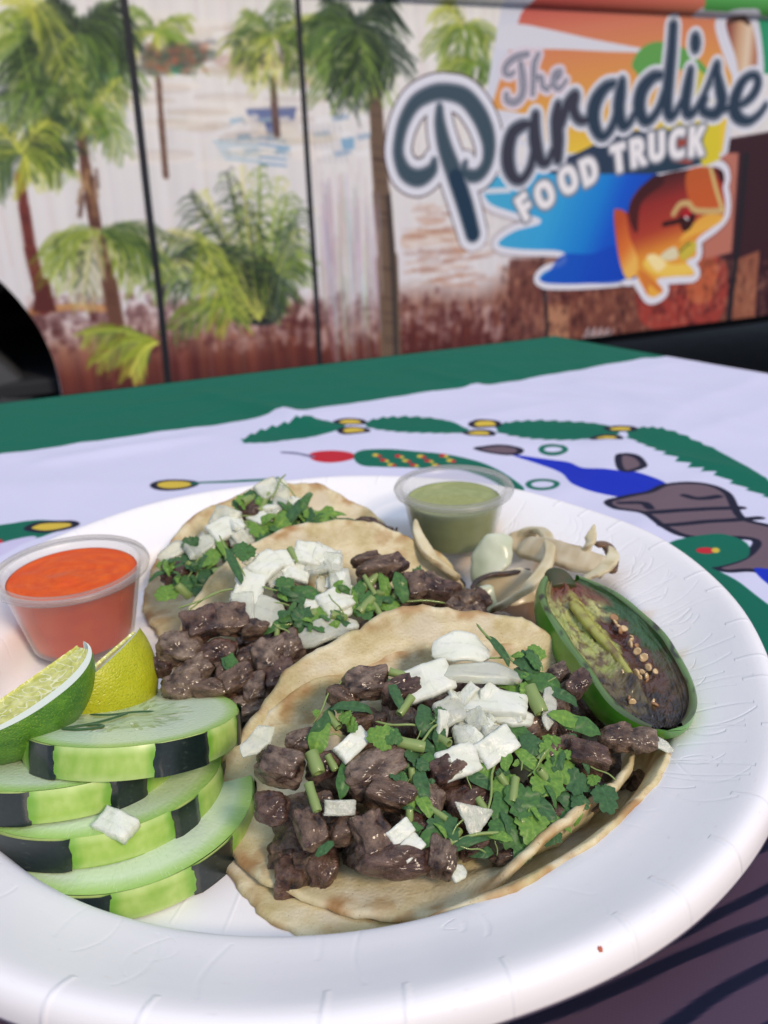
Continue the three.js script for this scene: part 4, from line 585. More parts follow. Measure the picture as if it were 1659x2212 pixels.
function sprinkle(taco, n, seed, spots, kinds) { // finely chopped bits among the larger ones, over the given places
  const R = rng(seed), list = [];
  for (let i = 0; i < n; i++) { const [x, y, rx, ry] = spots[(R() * spots.length) | 0], a = R() * 6.283, d = Math.sqrt(R()), k = kinds[(R() * kinds.length) | 0], s = k === 'stem' ? 40 + R() * 70 : ONION[k] ? 34 + R() * 34 : 34 + R() * 46; list.push([k, x + Math.cos(a) * d * rx, y + Math.sin(a) * d * ry, k === 'stem' ? 60 + R() * 60 : s, k === 'stem' ? 24 + R() * 26 : s * (.6 + R() * .5), R() * 360, 18 + R() * 22, (R() - .5) * 70, (R() - .5) * 70]); }
  dress(taco, list);
}
{ // the front taco
  const T = makeTaco({
    x: 0.012, z: -0.207, a: 0.304, seed: 21, slope: 0.54, f0: 0.040, h0: 0.0125,
    shells: [
      { rp: 0.066, rq: 0.053, q0: -0.002, phi: 1.22, qb: -0.004, bl: 0.016, qf: 0.026, psi: (p) => 0.06 + 1.05 * smooth(-0.25, 0.15, p) + 0.25 * N3(p * 4, 3, 1), turn: 0.017, th: 0.0024, dp: 0.002, dq: 0.004, lift: 0.0022, seed: 3, spin: 0.6, cut: 0.05 },
      { rp: 0.0665, rq: 0.052, q0: 0.003, phi: 1.28, qb: -0.006, bl: 0.017, qf: 0.028, psi: (p) => 0.03 + 0.80 * smooth(-0.2, 0.2, p) + 0.2 * N3(p * 3, 7, 1), turn: 0.018, th: 0.0026, dp: 0.0005, dq: 0.0065, lift: -0.0004, seed: 8, spin: 2.4, cut: 0.02 },
    ],
  }, 'front taco heaped with beef, diced onion and cilantro, nearest the plate edge');
  heap(T, 96, (R) => { const p = mix(-0.050, 0.058, R()), k = R(), q = mix(p < -0.02 ? 0.008 : -0.010, 0.030, k); return [p, q, 0.0015 + (1 - k) * 0.020 * smooth(-0.052, -0.012, p) * (1 - 0.5 * (p / 0.056) ** 2) * (0.2 + 0.8 * R())]; }, 0.0098, 5);
  dress(T, [
    // beef
    ['m', 605, 1655, 108, 88, -35, 20], ['m', 700, 1655, 78, 70, 20, 0], ['m', 588, 1745, 62, 92, -14, 14], ['m', 672, 1788, 76, 98, 4, 14], ['m', 745, 1790, 76, 92, 20, -8], ['m', 812, 1660, 128, 86, 10, 18], ['m', 842, 1718, 118, 84, -30, 16], ['m', 806, 1800, 92, 100, 10, 24], ['m', 852, 1858, 132, 96, -14, 20], ['m', 952, 1852, 92, 86, 60, 14],
    ['m', 790, 1478, 122, 74, -6, 14], ['m', 738, 1505, 62, 78, -34, 10], ['m', 872, 1492, 96, 76, 12, 8], ['m', 770, 1560, 70, 66, 12, 2], ['m', 655, 1600, 70, 54, 0, 0], ['m', 960, 1670, 112, 84, 12, 6], ['m', 920, 1730, 84, 90, 40, 2], ['m', 1040, 1640, 90, 80, 0, -4], ['m', 1012, 1730, 90, 90, 0, -8], ['m', 1262, 1640, 128, 82, -28, 14], ['m', 1206, 1620, 84, 70, 0, 4], ['m', 1330, 1595, 88, 72, -10, 4], ['m', 1380, 1600, 84, 64, -20, 6], ['m', 1204, 1455, 56, 44, 10, 12], ['m', 1246, 1480, 68, 62, 30, 16], ['m', 1150, 1560, 90, 80, 0, -12], ['m', 1100, 1850, 80, 50, 0, -6], ['m', 1180, 1760, 90, 70, 0, -10], ['m', 690, 1735, 64, 60, 0, -12], ['m', 890, 1790, 80, 80, 0, -6], ['m', 1290, 1730, 80, 56, 10, -8], ['m', 1020, 1830, 84, 60, 10, -4],
    // diced onion
    ['cap', 1000, 1396, 142, 112, -8, 44, -12, 6], ['quad', 925, 1470, 122, 104, 8, 34, 4, -8], ['sliver', 1046, 1457, 196, 150, -14, 44, -14, 4], ['quad2', 980, 1532, 84, 74, 10, 30, 6, 4], ['quad', 1072, 1520, 150, 84, -22, 32, -8, -6], ['chip', 1105, 1550, 110, 60, -20, 26], ['fin', 1186, 1526, 110, 118, -18, 30, 6, 14], ['chip', 1026, 1560, 100, 60, 10, 18], ['quad2', 1014, 1592, 74, 68, -12, 26, 0, 8], ['quad', 1074, 1612, 104, 84, 22, 36, 10, -4], ['quad2', 990, 1646, 102, 84, 2, 34, 8, 0],
    ['quad', 764, 1607, 92, 60, 32, 36, 10, 6], ['quad', 735, 1745, 76, 46, -12, 34, 24, 6], ['tri', 1030, 1765, 92, 94, 4, 40, 14, 6], ['quad', 866, 1797, 66, 50, 26, 52, 10, 0], ['quad', 888, 1830, 66, 56, 30, 50, 0, 6], ['chip', 992, 1886, 52, 44, 30, 22, 0, 24], ['fin', 1420, 1604, 88, 86, 62, 18, 10, 0], ['fin', 556, 1600, 150, 120, -34, 30, -20, 0], ['chip', 1240, 1556, 40, 26, 0, 8],
    // cilantro
    ['blade', 700, 1566, 150, 130, -50, 26, 0, 30], ['blade', 764, 1526, 120, 110, 76, 36, 10, 10], ['oval', 690, 1590, 130, 100, -30, 24, 10, 0], ['lobed', 826, 1592, 84, 84, 60, 50, 0, -10], ['lobed', 850, 1590, 60, 60, 100, 52], ['oval', 918, 1552, 120, 90, -18, 30, 0, 10], ['blade', 856, 1500, 110, 96, 4, 34], ['stem', 876, 1524, 110, 50, -50, 34], ['twig', 920, 1590, 110, 110, -60, 36], ['twig', 870, 1568, 110, 120, 70, 30], ['stem', 888, 1608, 150, 58, 64, 42], ['oval', 950, 1588, 90, 70, -20, 24], ['stem', 680, 1648, 180, 48, 6, 40], ['stem', 676, 1722, 120, 62, 4, 56], ['oval', 742, 1682, 90, 96, -20, 24], ['stem', 716, 1648, 100, 36, 14, 24], ['oval', 702, 1832, 60, 60, -66, 24], ['blade', 910, 1690, 150, 110, -4, 36], ['oval', 914, 1730, 90, 90, 10, 32], ['blade', 872, 1650, 80, 70, 30, 26], ['blade', 924, 1640, 130, 80, -56, 32],
    ['lobed', 958, 1788, 110, 92, -40, 30], ['oval', 940, 1800, 110, 110, -70, 34], ['twig', 1000, 1814, 150, 180, 86, 34], ['blade', 1010, 1818, 100, 170, -86, 34], ['lobed', 1180, 1690, 110, 110, -20, 30], ['lobed', 1130, 1730, 120, 110, 30, 34], ['lobed', 1096, 1700, 100, 100, 80, 24], ['lobed', 1210, 1660, 100, 90, -70, 32], ['lobed', 1246, 1690, 90, 80, -110, 30], ['lobed', 1308, 1722, 84, 92, 170, 48, 6, 6], ['lobed', 1150, 1780, 110, 110, 160, 34], ['lobed', 1090, 1790, 100, 100, 190, 28], ['oval', 1170, 1740, 110, 110, 20, 30], ['oval', 1080, 1740, 110, 100, -30, 28], ['blade', 1216, 1720, 130, 110, 24, 24], ['blade', 1252, 1742, 90, 90, -30, 28], ['twig', 1060, 1700, 110, 130, -30, 32], ['stem', 1110, 1706, 110, 54, -30, 40], ['oval', 1140, 1640, 90, 80, 30, 28], ['lobed', 1150, 1610, 90, 80, 10, 28], ['lobed', 1190, 1620, 80, 80, -40, 26], ['blade', 1236, 1556, 170, 130, 62, 26, 10, 0], ['oval', 1256, 1566, 120, 110, 60, 28], ['oval', 1170, 1472, 150, 120, 66, 26], ['blade', 1212, 1500, 120, 100, 50, 24], ['lobed', 1140, 1430, 90, 80, -40, 26], ['lobed', 1160, 1410, 60, 60, 10, 24], ['twig', 1068, 1390, 110, 120, 24, 30], ['blade', 1078, 1400, 90, 100, 16, 30], ['twig', 1100, 1420, 90, 120, 80, 28], ['stem', 1156, 1512, 190, 62, 4, 36], ['blade', 1112, 1486, 130, 100, 40, 20], ['lobed', 1110, 1580, 90, 80, 0, 16], ['oval', 1030, 1680, 90, 90, 40, 20], ['lobed', 1050, 1660, 80, 70, 60, 18], ['twig', 700, 1520, 80, 110, -40, 26], ['twig', 738, 1470, 70, 90, -50, 24], ['stem', 860, 1456, 110, 40, 60, 30], ['oval', 1040, 1840, 80, 70, 80, 10], ['lobed', 1190, 1800, 80, 70, 120, 20], ['lobed', 1130, 1830, 90, 80, 150, 16], ['blade', 1200, 1770, 100, 100, 40, 26],
  ]);
  sprinkle(T, 110, 71, [[1140, 1700, 130, 110], [1180, 1640, 90, 70], [1080, 1790, 90, 60], [1130, 1460, 70, 50], [960, 1600, 110, 70], [760, 1560, 90, 50], [900, 1690, 60, 70], [1240, 1680, 70, 60], [940, 1790, 70, 40]], ['lobed', 'oval', 'blade', 'lobed', 'stem', 'twig']);
  sprinkle(T, 18, 72, [[1020, 1520, 120, 70], [1000, 1600, 90, 60]], ['quad', 'quad2', 'chip']);
}
{ // the middle taco
  const T = makeTaco({
    x: -0.017, z: -0.272, a: 0.36, seed: 33, slope: 0.6, f0: 0.034, h0: 0.012,
    shells: [
      { rp: 0.062, rq: 0.053, q0: -0.004, phi: 1.20, qb: -0.004, bl: 0.016, qf: 0.02, psi: () => 0.16, dp: 0, dq: 0, lift: 0.0018, seed: 14, spin: 1.1 },
      { rp: 0.060, rq: 0.050, q0: -0.001, phi: 1.24, qb: -0.008, bl: 0.018, qf: 0.024, psi: () => 0.1, dp: 0.006, dq: -0.002, lift: -0.0006, seed: 18, spin: 3.3 },
    ],
  }, 'middle taco with bare beef at its left end, between two tacos');
  heap(T, 84, (R) => { const p = (R() * 2 - 1) * 0.056, k = R(), q = mix(-0.010, 0.034, k); return [p, q, 0.002 + (1 - k) * 0.022 * (1 - 0.4 * (p / 0.056) ** 2) * (0.2 + 0.8 * R())]; }, 0.0098, 8);
  dress(T, [
    ['m', 436, 1350, 88, 74, 10, 26], ['m', 500, 1338, 92, 76, -10, 28], ['m', 548, 1358, 66, 56, 0, 26], ['m', 388, 1400, 82, 78, -20, 22], ['m', 420, 1450, 88, 70, 20, 14], ['m', 470, 1410, 82, 70, 0, 20], ['m', 396, 1480, 96, 82, 10, 18], ['m', 450, 1490, 84, 70, -16, 22], ['m', 510, 1470, 86, 74, 20, 22], ['m', 546, 1490, 64, 88, -10, 18], ['m', 580, 1420, 96, 88, 0, 14], ['m', 620, 1400, 76, 80, 10, 12], ['m', 600, 1460, 84, 80, 0, 8], ['m', 520, 1530, 90, 56, 0, 10], ['m', 470, 1540, 70, 44, 0, 8], ['m', 640, 1300, 60, 50, 0, 8], ['m', 620, 1280, 56, 48, 0, 6], ['m', 820, 1230, 92, 74, 0, 20], ['m', 850, 1222, 56, 46, 20, 26], ['m', 900, 1264, 68, 66, 0, 22], ['m', 944, 1276, 62, 58, -20, 22], ['m', 806, 1270, 70, 60, 0, 6], ['m', 870, 1290, 70, 50, 0, 8], ['m', 790, 1210, 60, 46, 0, 6], ['m', 350, 1440, 40, 60, 0, 8], ['m', 540, 1420, 70, 60, 0, 8], ['m', 490, 1450, 60, 60, 0, 8],
    ['quad', 540, 1268, 96, 84, 60, 34], ['quad2', 575, 1222, 80, 70, 30, 36], ['quad', 524, 1310, 80, 70, 80, 38], ['cap', 566, 1318, 128, 96, -30, 38], ['quad', 610, 1208, 70, 60, 0, 34], ['quad2', 640, 1236, 64, 56, -30, 30], ['quad2', 664, 1196, 66, 70, -30, 40], ['quad', 700, 1216, 92, 70, -14, 34], ['quad', 734, 1256, 72, 64, 80, 36], ['quad2', 724, 1298, 82, 70, 10, 34], ['chip', 736, 1320, 60, 50, 0, 28], ['quad2', 672, 1304, 40, 38, 0, 30], ['cap', 700, 1362, 160, 76, 10, 36], ['quad', 600, 1245, 60, 50, 20, 26], ['chip', 746, 1282, 60, 60, 60, 28],
    ['lobed', 616, 1262, 64, 56, 40, 34], ['blade', 640, 1290, 110, 90, 70, 30], ['oval', 662, 1278, 90, 90, 60, 28], ['oval', 626, 1330, 90, 80, 70, 32], ['twig', 620, 1352, 110, 130, 80, 30], ['blade', 600, 1350, 110, 90, 96, 30], ['stem', 660, 1340, 110, 60, -60, 30], ['lobed', 800, 1300, 80, 70, 20, 26], ['blade', 866, 1266, 150, 90, -6, 36], ['oval', 776, 1274, 80, 80, -40, 26], ['blade', 830, 1290, 100, 100, 60, 26], ['lobed', 790, 1320, 70, 60, 60, 26], ['stem', 812, 1312, 80, 44, 10, 30], ['twig', 900, 1300, 90, 130, 74, 24], ['blade', 740, 1346, 100, 80, 50, 24], ['oval', 500, 1430, 80, 90, 10, 32], ['blade', 496, 1440, 100, 70, 20, 30], ['twig', 450, 1290, 90, 140, -80, 30], ['twig', 430, 1302, 70, 110, -66, 26], ['lobed', 528, 1192, 70, 70, 20, 44], ['blade', 506, 1220, 90, 110, 8, 48], ['twig', 500, 1200, 70, 120, 16, 50], ['stem', 634, 1200, 80, 40, 10, 40], ['lobed', 690, 1330, 60, 60, 10, 26], ['twig', 726, 1306, 60, 60, 20, 44], ['lobed', 846, 1310, 60, 60, 60, 22],
  ]);
  sprinkle(T, 50, 73, [[660, 1290, 80, 40], [800, 1290, 70, 40], [620, 1345, 60, 22], [870, 1270, 50, 40], [700, 1340, 60, 20]], ['lobed', 'oval', 'blade', 'stem', 'twig']);
  sprinkle(T, 16, 74, [[560, 1270, 60, 60], [650, 1210, 90, 30], [725, 1280, 36, 50], [700, 1355, 60, 18]], ['quad', 'quad2', 'chip']);
}
{ // the far taco
  const T = makeTaco({
    x: -0.040, z: -0.328, a: 0.40, seed: 45, slope: 0.58, f0: 0.030, h0: 0.012,
    shells: [{ rp: 0.061, rq: 0.052, q0: -0.002, phi: 1.05, qb: -0.004, bl: 0.016, qf: 0.02, psi: () => 0.16, dp: 0, dq: 0, lift: 0.0012, seed: 24, spin: 0.2 }],
  }, 'far taco at the back of the plate beside the red salsa cup');
  heap(T, 50, (R) => { const p = (R() * 2 - 1) * 0.05, k = R(), q = mix(-0.010, 0.03, k); return [p, q, 0.002 + (1 - k) * 0.020 * (1 - 0.4 * (p / 0.05) ** 2) * (0.2 + 0.8 * R())]; }, 0.011, 12);
  dress(T, [
    ['m', 540, 1105, 50, 60, -30, 20], ['m', 556, 1092, 36, 44, -20, 26], ['m', 800, 1136, 60, 44, -30, 10], ['m', 770, 1150, 50, 40, 0, 6], ['m', 380, 1240, 60, 60, 0, 8], ['m', 440, 1230, 60, 50, 0, 6], ['m', 640, 1110, 60, 50, 0, 4], ['m', 500, 1170, 60, 50, 0, 4],
    ['quad', 490, 1140, 84, 70, 20, 34], ['quad2', 520, 1160, 60, 50, -10, 30], ['quad', 574, 1106, 60, 54, 30, 32], ['fin', 605, 1078, 110, 92, -20, 36], ['chip', 600, 1052, 60, 40, 40, 30], ['chip', 630, 1090, 60, 50, 0, 26], ['sliver', 440, 1180, 90, 120, 30, 28], ['sliver', 380, 1190, 80, 110, 20, 28], ['chip', 410, 1182, 50, 40, 0, 24], ['quad2', 500, 1120, 50, 46, 0, 28],
    ['oval', 620, 1116, 110, 110, -56, 32], ['blade', 640, 1098, 110, 110, -46, 40], ['blade', 660, 1080, 90, 90, -40, 44], ['lobed', 560, 1140, 80, 70, 20, 26], ['lobed', 600, 1140, 80, 70, 80, 24], ['oval', 580, 1160, 120, 90, -60, 26], ['oval', 460, 1200, 100, 90, -50, 24], ['lobed', 420, 1212, 80, 80, 30, 24], ['lobed', 380, 1220, 70, 70, 60, 22], ['lobed', 450, 1240, 80, 70, 0, 20], ['lobed', 500, 1200, 70, 70, 50, 20], ['lobed', 360, 1282, 80, 60, 0, 20], ['blade', 700, 1110, 80, 120, 80, 26], ['oval', 690, 1120, 90, 110, 70, 24], ['blade', 740, 1124, 80, 110, 76, 20], ['lobed', 545, 1075, 60, 60, -20, 30], ['lobed', 520, 1090, 60, 50, 40, 24], ['twig', 600, 1050, 70, 80, -40, 44], ['twig', 618, 1052, 60, 70, 20, 44], ['lobed', 640, 1140, 70, 60, 10, 20], ['lobed', 400, 1260, 80, 70, 40, 18], ['lobed', 430, 1270, 70, 60, 10, 16], ['oval', 610, 1090, 90, 80, 40, 26], ['blade', 480, 1180, 90, 90, 10, 30], ['lobed', 680, 1140, 60, 50, 60, 18],
  ]);
  sprinkle(T, 60, 75, [[470, 1200, 80, 40], [600, 1130, 70, 40], [400, 1240, 60, 40], [690, 1120, 60, 24], [540, 1090, 40, 24]], ['lobed', 'oval', 'blade', 'stem', 'twig']);
  sprinkle(T, 11, 76, [[500, 1140, 50, 30], [590, 1090, 50, 40], [420, 1185, 50, 16]], ['quad', 'quad2', 'chip']);
}

// ------------------------------------------------------------------ salsa cups
const mCup = new THREE.MeshPhysicalMaterial({ color: lin(0.88, 0.88, 0.87), roughness: 0.36, transmission: 0.94, side: THREE.DoubleSide });
function salsaCup(label, pos, r, h, rb, fill, surf, mat, tilt) {
  const t = thing('salsa_cup', label, 'salsa cup', pos, 'plastic portion cups of salsa on the plate'); t.rotation.z = tilt[0]; t.rotation.x = tilt[1];
  const p = [[0.001, 0.0006], [rb - 0.001, 0.0006], [rb, 0.0015], [mix(rb, r - 0.0032, .5), (h - 0.0030) / 2], [r - 0.0032, h - 0.0030], [r - 0.0026, h - 0.0012], [r - 0.0006, h - 0.001], [r + 0.0002, h - 0.0018], [r, h - 0.0026], [r + 0.0004, h - 0.0012], [r - 0.0002, h], [r - 0.0030, h], [r - 0.0036, h - 0.0010]].map(([x, y]) => new THREE.Vector2(x, y));
  mesh('cup', new THREE.LatheGeometry(p, 96), mCup, t);
  const rAt = (y) => mix(rb, r - 0.0032, clamp((y - 0.0015) / (h - 0.0045))) - 0.0012;
  const N = 26, M = 96, g = grid(M, N + 12, (u, v) => { const th = -u * Math.PI * 2, j = v * (N + 12); if (j <= 12) { const y = mix(0.0026, fill, j / 12), rr = rAt(y); return V(Math.cos(th) * rr, y, Math.sin(th) * rr); } const k = 1 - (j - 12) / N, rr = rAt(fill) * k, x = Math.cos(th) * rr, z = Math.sin(th) * rr; return V(x, fill + surf(x, z) * (1 - Math.pow(k, 8)) - (k > 0.93 ? 0 : 0.0003), z); }, true);
  mesh('salsa', g, mat, t);
}
const salsaTex = (a, b, c, f) => dataTex(256, 256, (u, v) => { const n = fbm(u * 12, v * 12, 3, 5), s = N3(u * 90, v * 90, 7); let k = mix3(a, b, clamp(.5 + n * 1.2)); return s > f ? mix3(k, c, .6) : k; });
salsaCup('plastic cup of bright orange red salsa beside the lime wedges', V(-0.1155, PC.y + 0.0048, -0.287), 0.0277, 0.0315, 0.0185, 0.0278, (x, z) => 0.0008 * fbm(x * 90, z * 140, 2, 4) + 0.0011 * Math.exp(-((x + .001) ** 2 + (z - .004) ** 2) / 0.00003), new THREE.MeshPhysicalMaterial({ map: salsaTex([208, 66, 0], [226, 94, 4], [140, 36, 2], .6), roughness: 0.4, specularIntensity: 0.6, clearcoat: 0.15, clearcoatRoughness: 0.15 }), [0.0, 0.02]);
salsaCup('plastic cup of pale green salsa behind the grilled onions', V(0.0305, PC.y + 0.0125, -0.349), 0.0256, 0.0275, 0.0175, 0.0212, (x, z) => 0.00015 * fbm(x * 60, z * 60, 4, 3), new THREE.MeshPhysicalMaterial({ map: salsaTex([136, 148, 84], [158, 168, 104], [84, 106, 54], .55), roughness: 0.16, clearcoat: 0.6, clearcoatRoughness: 0.08 }), [0.0, 0.03]);

// ------------------------------------------------------------------ cucumber slices
{
  const face = canvasTex(1024, 1024, (c, W) => {
    const R = rng(9), h = W / 2, g = c.createRadialGradient(h, h, 0, h, h, h); // flesh rings: wet core, pale flesh, green under the skin
    g.addColorStop(0, 'rgb(186,204,166)'); g.addColorStop(.42, 'rgb(190,210,172)'); g.addColorStop(.55, 'rgb(206,222,194)'); g.addColorStop(.84, 'rgb(208,226,188)'); g.addColorStop(.93, 'rgb(176,208,128)'); g.addColorStop(1, 'rgb(150,192,90)'); c.fillStyle = g; c.fillRect(0, 0, W, W);
    for (let i = 0; i < 800; i++) { const a = R() * 6.28, r = h * (.5 + R() * .46); c.strokeStyle = R() < .5 ? 'rgba(226,236,212,.35)' : 'rgba(150,186,120,.25)'; c.lineWidth = 1 + R() * 2; c.beginPath(); c.moveTo(h + Math.cos(a) * r, h + Math.sin(a) * r); c.lineTo(h + Math.cos(a) * (r + 26), h + Math.sin(a) * (r + 26)); c.stroke(); }
    for (let l = 0; l < 3; l++) for (let i = 0; i < 30; i++) { const a = l * 2.094 + (R() - .5) * 2.0, r = h * (.1 + Math.sqrt(R()) * .42), x = h + Math.cos(a) * r, y = h + Math.sin(a) * r; c.fillStyle = i % 3 ? 'rgba(160,178,126,.6)' : 'rgba(232,236,212,.9)'; c.strokeStyle = 'rgba(130,152,100,.55)'; c.lineWidth = 2; c.beginPath(); c.ellipse(x, y, 22 + R() * 14, 6 + R() * 4, a + (R() - .5) * .5, 0, 7); c.fill(); c.stroke(); }
    for (let l = 0; l < 3; l++) { const a = l * 2.094 + 1.047; c.strokeStyle = 'rgba(206,222,190,.35)'; c.lineWidth = 16; c.beginPath(); c.moveTo(h, h); c.lineTo(h + Math.cos(a) * h * .5, h + Math.sin(a) * h * .5); c.stroke(); }
  });
  const faceBump = dataTex(256, 256, (u, v) => { const r = Math.hypot(u - .5, v - .5) * 2, k = 128 + (r < .55 ? 90 * fbm(u * 18, v * 18, 3, 3) : 18 * N3(u * 60, v * 60, 3)); return [k, k, k]; }, false);
  const mFace = new THREE.MeshPhysicalMaterial({ map: face, bumpMap: faceBump, bumpScale: 0.0009, roughness: 0.26 });
  const sideTex = dataTex(512, 64, (u, v) => { const n = fbm(u * 60, v * 1.5, 3, 4), e = N3(u * 22, 2, 3); return mix3(mix3([138, 178, 66], [186, 208, 122], clamp(.42 + n * .9 + e * .5)), [214, 228, 172], .45 * smooth(.30, .0, Math.min(v, 1 - v))); });
  const mSide = new THREE.MeshPhysicalMaterial({ vertexColors: true, map: sideTex, roughness: 0.34 });
  const mPeel = new THREE.MeshPhysicalMaterial({ map: dataTex(128, 64, (u, v) => { const n = fbm(u * 12, v * 8, 6, 4), s = smooth(.2, .5, fbm(u * 5, v * 5, 2, 4)); return mix3([20 + n * 14, 34 + n * 14, 32 + n * 10], [104, 106, 98], s * .6); }), roughness: 0.3, clearcoat: 0.4, clearcoatRoughness: 0.2 });
  const H = 0.0086;
  const slice = (label, pos, r, tilt, strips, spin, roll = 0) => {
    const t = thing('cucumber_slice', label, 'cucumber slice', pos, 'striped cucumber slices fanned at the left of the plate'); t.rotation.order = 'YXZ'; t.rotation.x = -tilt; t.rotation.z = roll;
    const rr = (a) => r * (1 + 0.012 * N3(Math.cos(a) * 1.5 + spin, Math.sin(a) * 1.5, 2)), c = 0.0005;
    const top = (y, s) => { const g = grid(96, 14, (u, v) => { const a = -u * 6.28318 * s, k = v; return V(Math.cos(a) * (rr(a) - c) * k, y - s * 0.0004 * smooth(.55, .2, k) , Math.sin(a) * (rr(a) - c) * k); }, false); const uv = g.attributes.uv, p = g.attributes.position; for (let i = 0; i < uv.count; i++) { const x = p.getX(i) / r * .5, z = p.getZ(i) / r * .5, cs = Math.cos(spin), sn = Math.sin(spin); uv.setXY(i, .5 + cs * x - sn * z, .5 + sn * x + cs * z); } return g; };
    mesh('cut_face', top(0, 1), mFace, t); mesh('cut_face', top(-H, -1), mFace, t);
    mesh('flesh', vertexColors(grid(200, 6, (u, v) => { const a = u * 6.28318, e = Math.min(v, 1 - v), q = rr(-a) - c * (1 - smooth(0, .1, e)); return V(Math.cos(a) * q, -v * H, Math.sin(a) * q); }, true), (q) => { const A = 90 - Math.atan2(q.z, q.x) * 180 / Math.PI, d = Math.min(...strips.map(([m, n]) => Math.min(Math.abs(((A - m + 540) % 360) - 180), Math.abs(((A - n + 540) % 360) - 180)))); return mix3([.50, .74, .42], [1, 1, 1], smooth(.5, 5.5, d + 2 * N3(q.x * 300, q.y * 300, q.z * 300))); }), mSide, t);
    for (const [a0, a1] of strips) { // strips of dark peel left between the pared stripes, angles from the near side
      const g = grid(28, 8, (u, v) => { const wv = (e) => 1.6 * N3(v * 2.2 + spin, a0 * .3 + e, 2) + .7 * N3(v * 7, a1, e), a = (90 - mix(a0 + wv(1), a1 + wv(4), u)) * Math.PI / 180, e = Math.min(u, 1 - u) * (a1 - a0) / 3; const q = rr(a) + 0.0006 * clamp(e, 0, 1) + 0.00005; return V(Math.cos(a) * q, 0.00012 - v * (H + 0.00024), Math.sin(a) * q); });
      mesh('peel_strip', g, mPeel, t);
    }
  };
  // each: near top edge point of the slice, radius, lean away from the camera
  const lay = (x, z, h, r, tilt) => V(x, PC.y + h - r * Math.sin(tilt), z - r * Math.cos(tilt));
  slice('lowest cucumber slice, nearest the plate rim, two dark peel bars', lay(-0.0735, -0.1555, 0.0095, 0.0350, 0.05), 0.0350, 0.05, [[-64, -44], [-22, 9], [42, 64], [90, 104]], 0.4);
  slice('second cucumber slice up, carrying a bit of white onion', lay(-0.0815, -0.165, 0.0182, 0.0335, 0.15), 0.0335, 0.15, [[-34, 4], [48, 63], [92, 106], [-80, -60]], 1.7);
  slice('third cucumber slice up, mostly covered by the top slice', lay(-0.0915, -0.1725, 0.0266, 0.0320, 0.24), 0.0320, 0.24, [[-34, 2], [37, 56], [88, 106], [-90, -66]], 2.9);
  slice('topmost cucumber slice with a cilantro sprig lying on its face', lay(-0.0735, -0.1785, 0.0345, 0.0298, 0.33), 0.0298, 0.33, [[-46, -24], [26, 56], [86, 112], [-100, -76]], 4.2, -0.02);
  const on = mesh('onion_piece', ONION.quad, mOnion); { const p = atY(250, 1780, PC.y + 0.0185); on.position.copy(p); on.scale.set(0.0105, 0.0085, 0.008); on.rotation.set(-1.25, 0.1, -0.5, 'YXZ'); tag(on, 'white onion bit lying on the second cucumber slice', 'onion piece'); }
  const sp = thing('cilantro_sprig', 'thin cilantro sprig lying on the topmost cucumber slice', 'cilantro sprig', lay(-0.0735, -0.1785, 0.0345, 0.0298, 0.33)); sp.rotation.order = 'YXZ'; sp.rotation.x = -0.33;
  const L = (pts, w) => mesh('stem', sweep(pts.map(([x, z]) => V(x, 0.0006, z)), w, w * .5, { seg: 20, rad: 6 }), mLeaf[2], sp);
  L([[-0.0125, 0.000], [-0.006, 0.001], [0.000, -0.001], [0.006, -0.001]], 0.0011); L([[-0.001, -0.0005], [-0.007, 0.008], [-0.0155, 0.0135]], 0.0012); L([[-0.0155, 0.0135], [-0.010, 0.0145], [-0.0045, 0.0125], [-0.0065, 0.0105], [-0.0095, 0.011]], 0.0012);
}

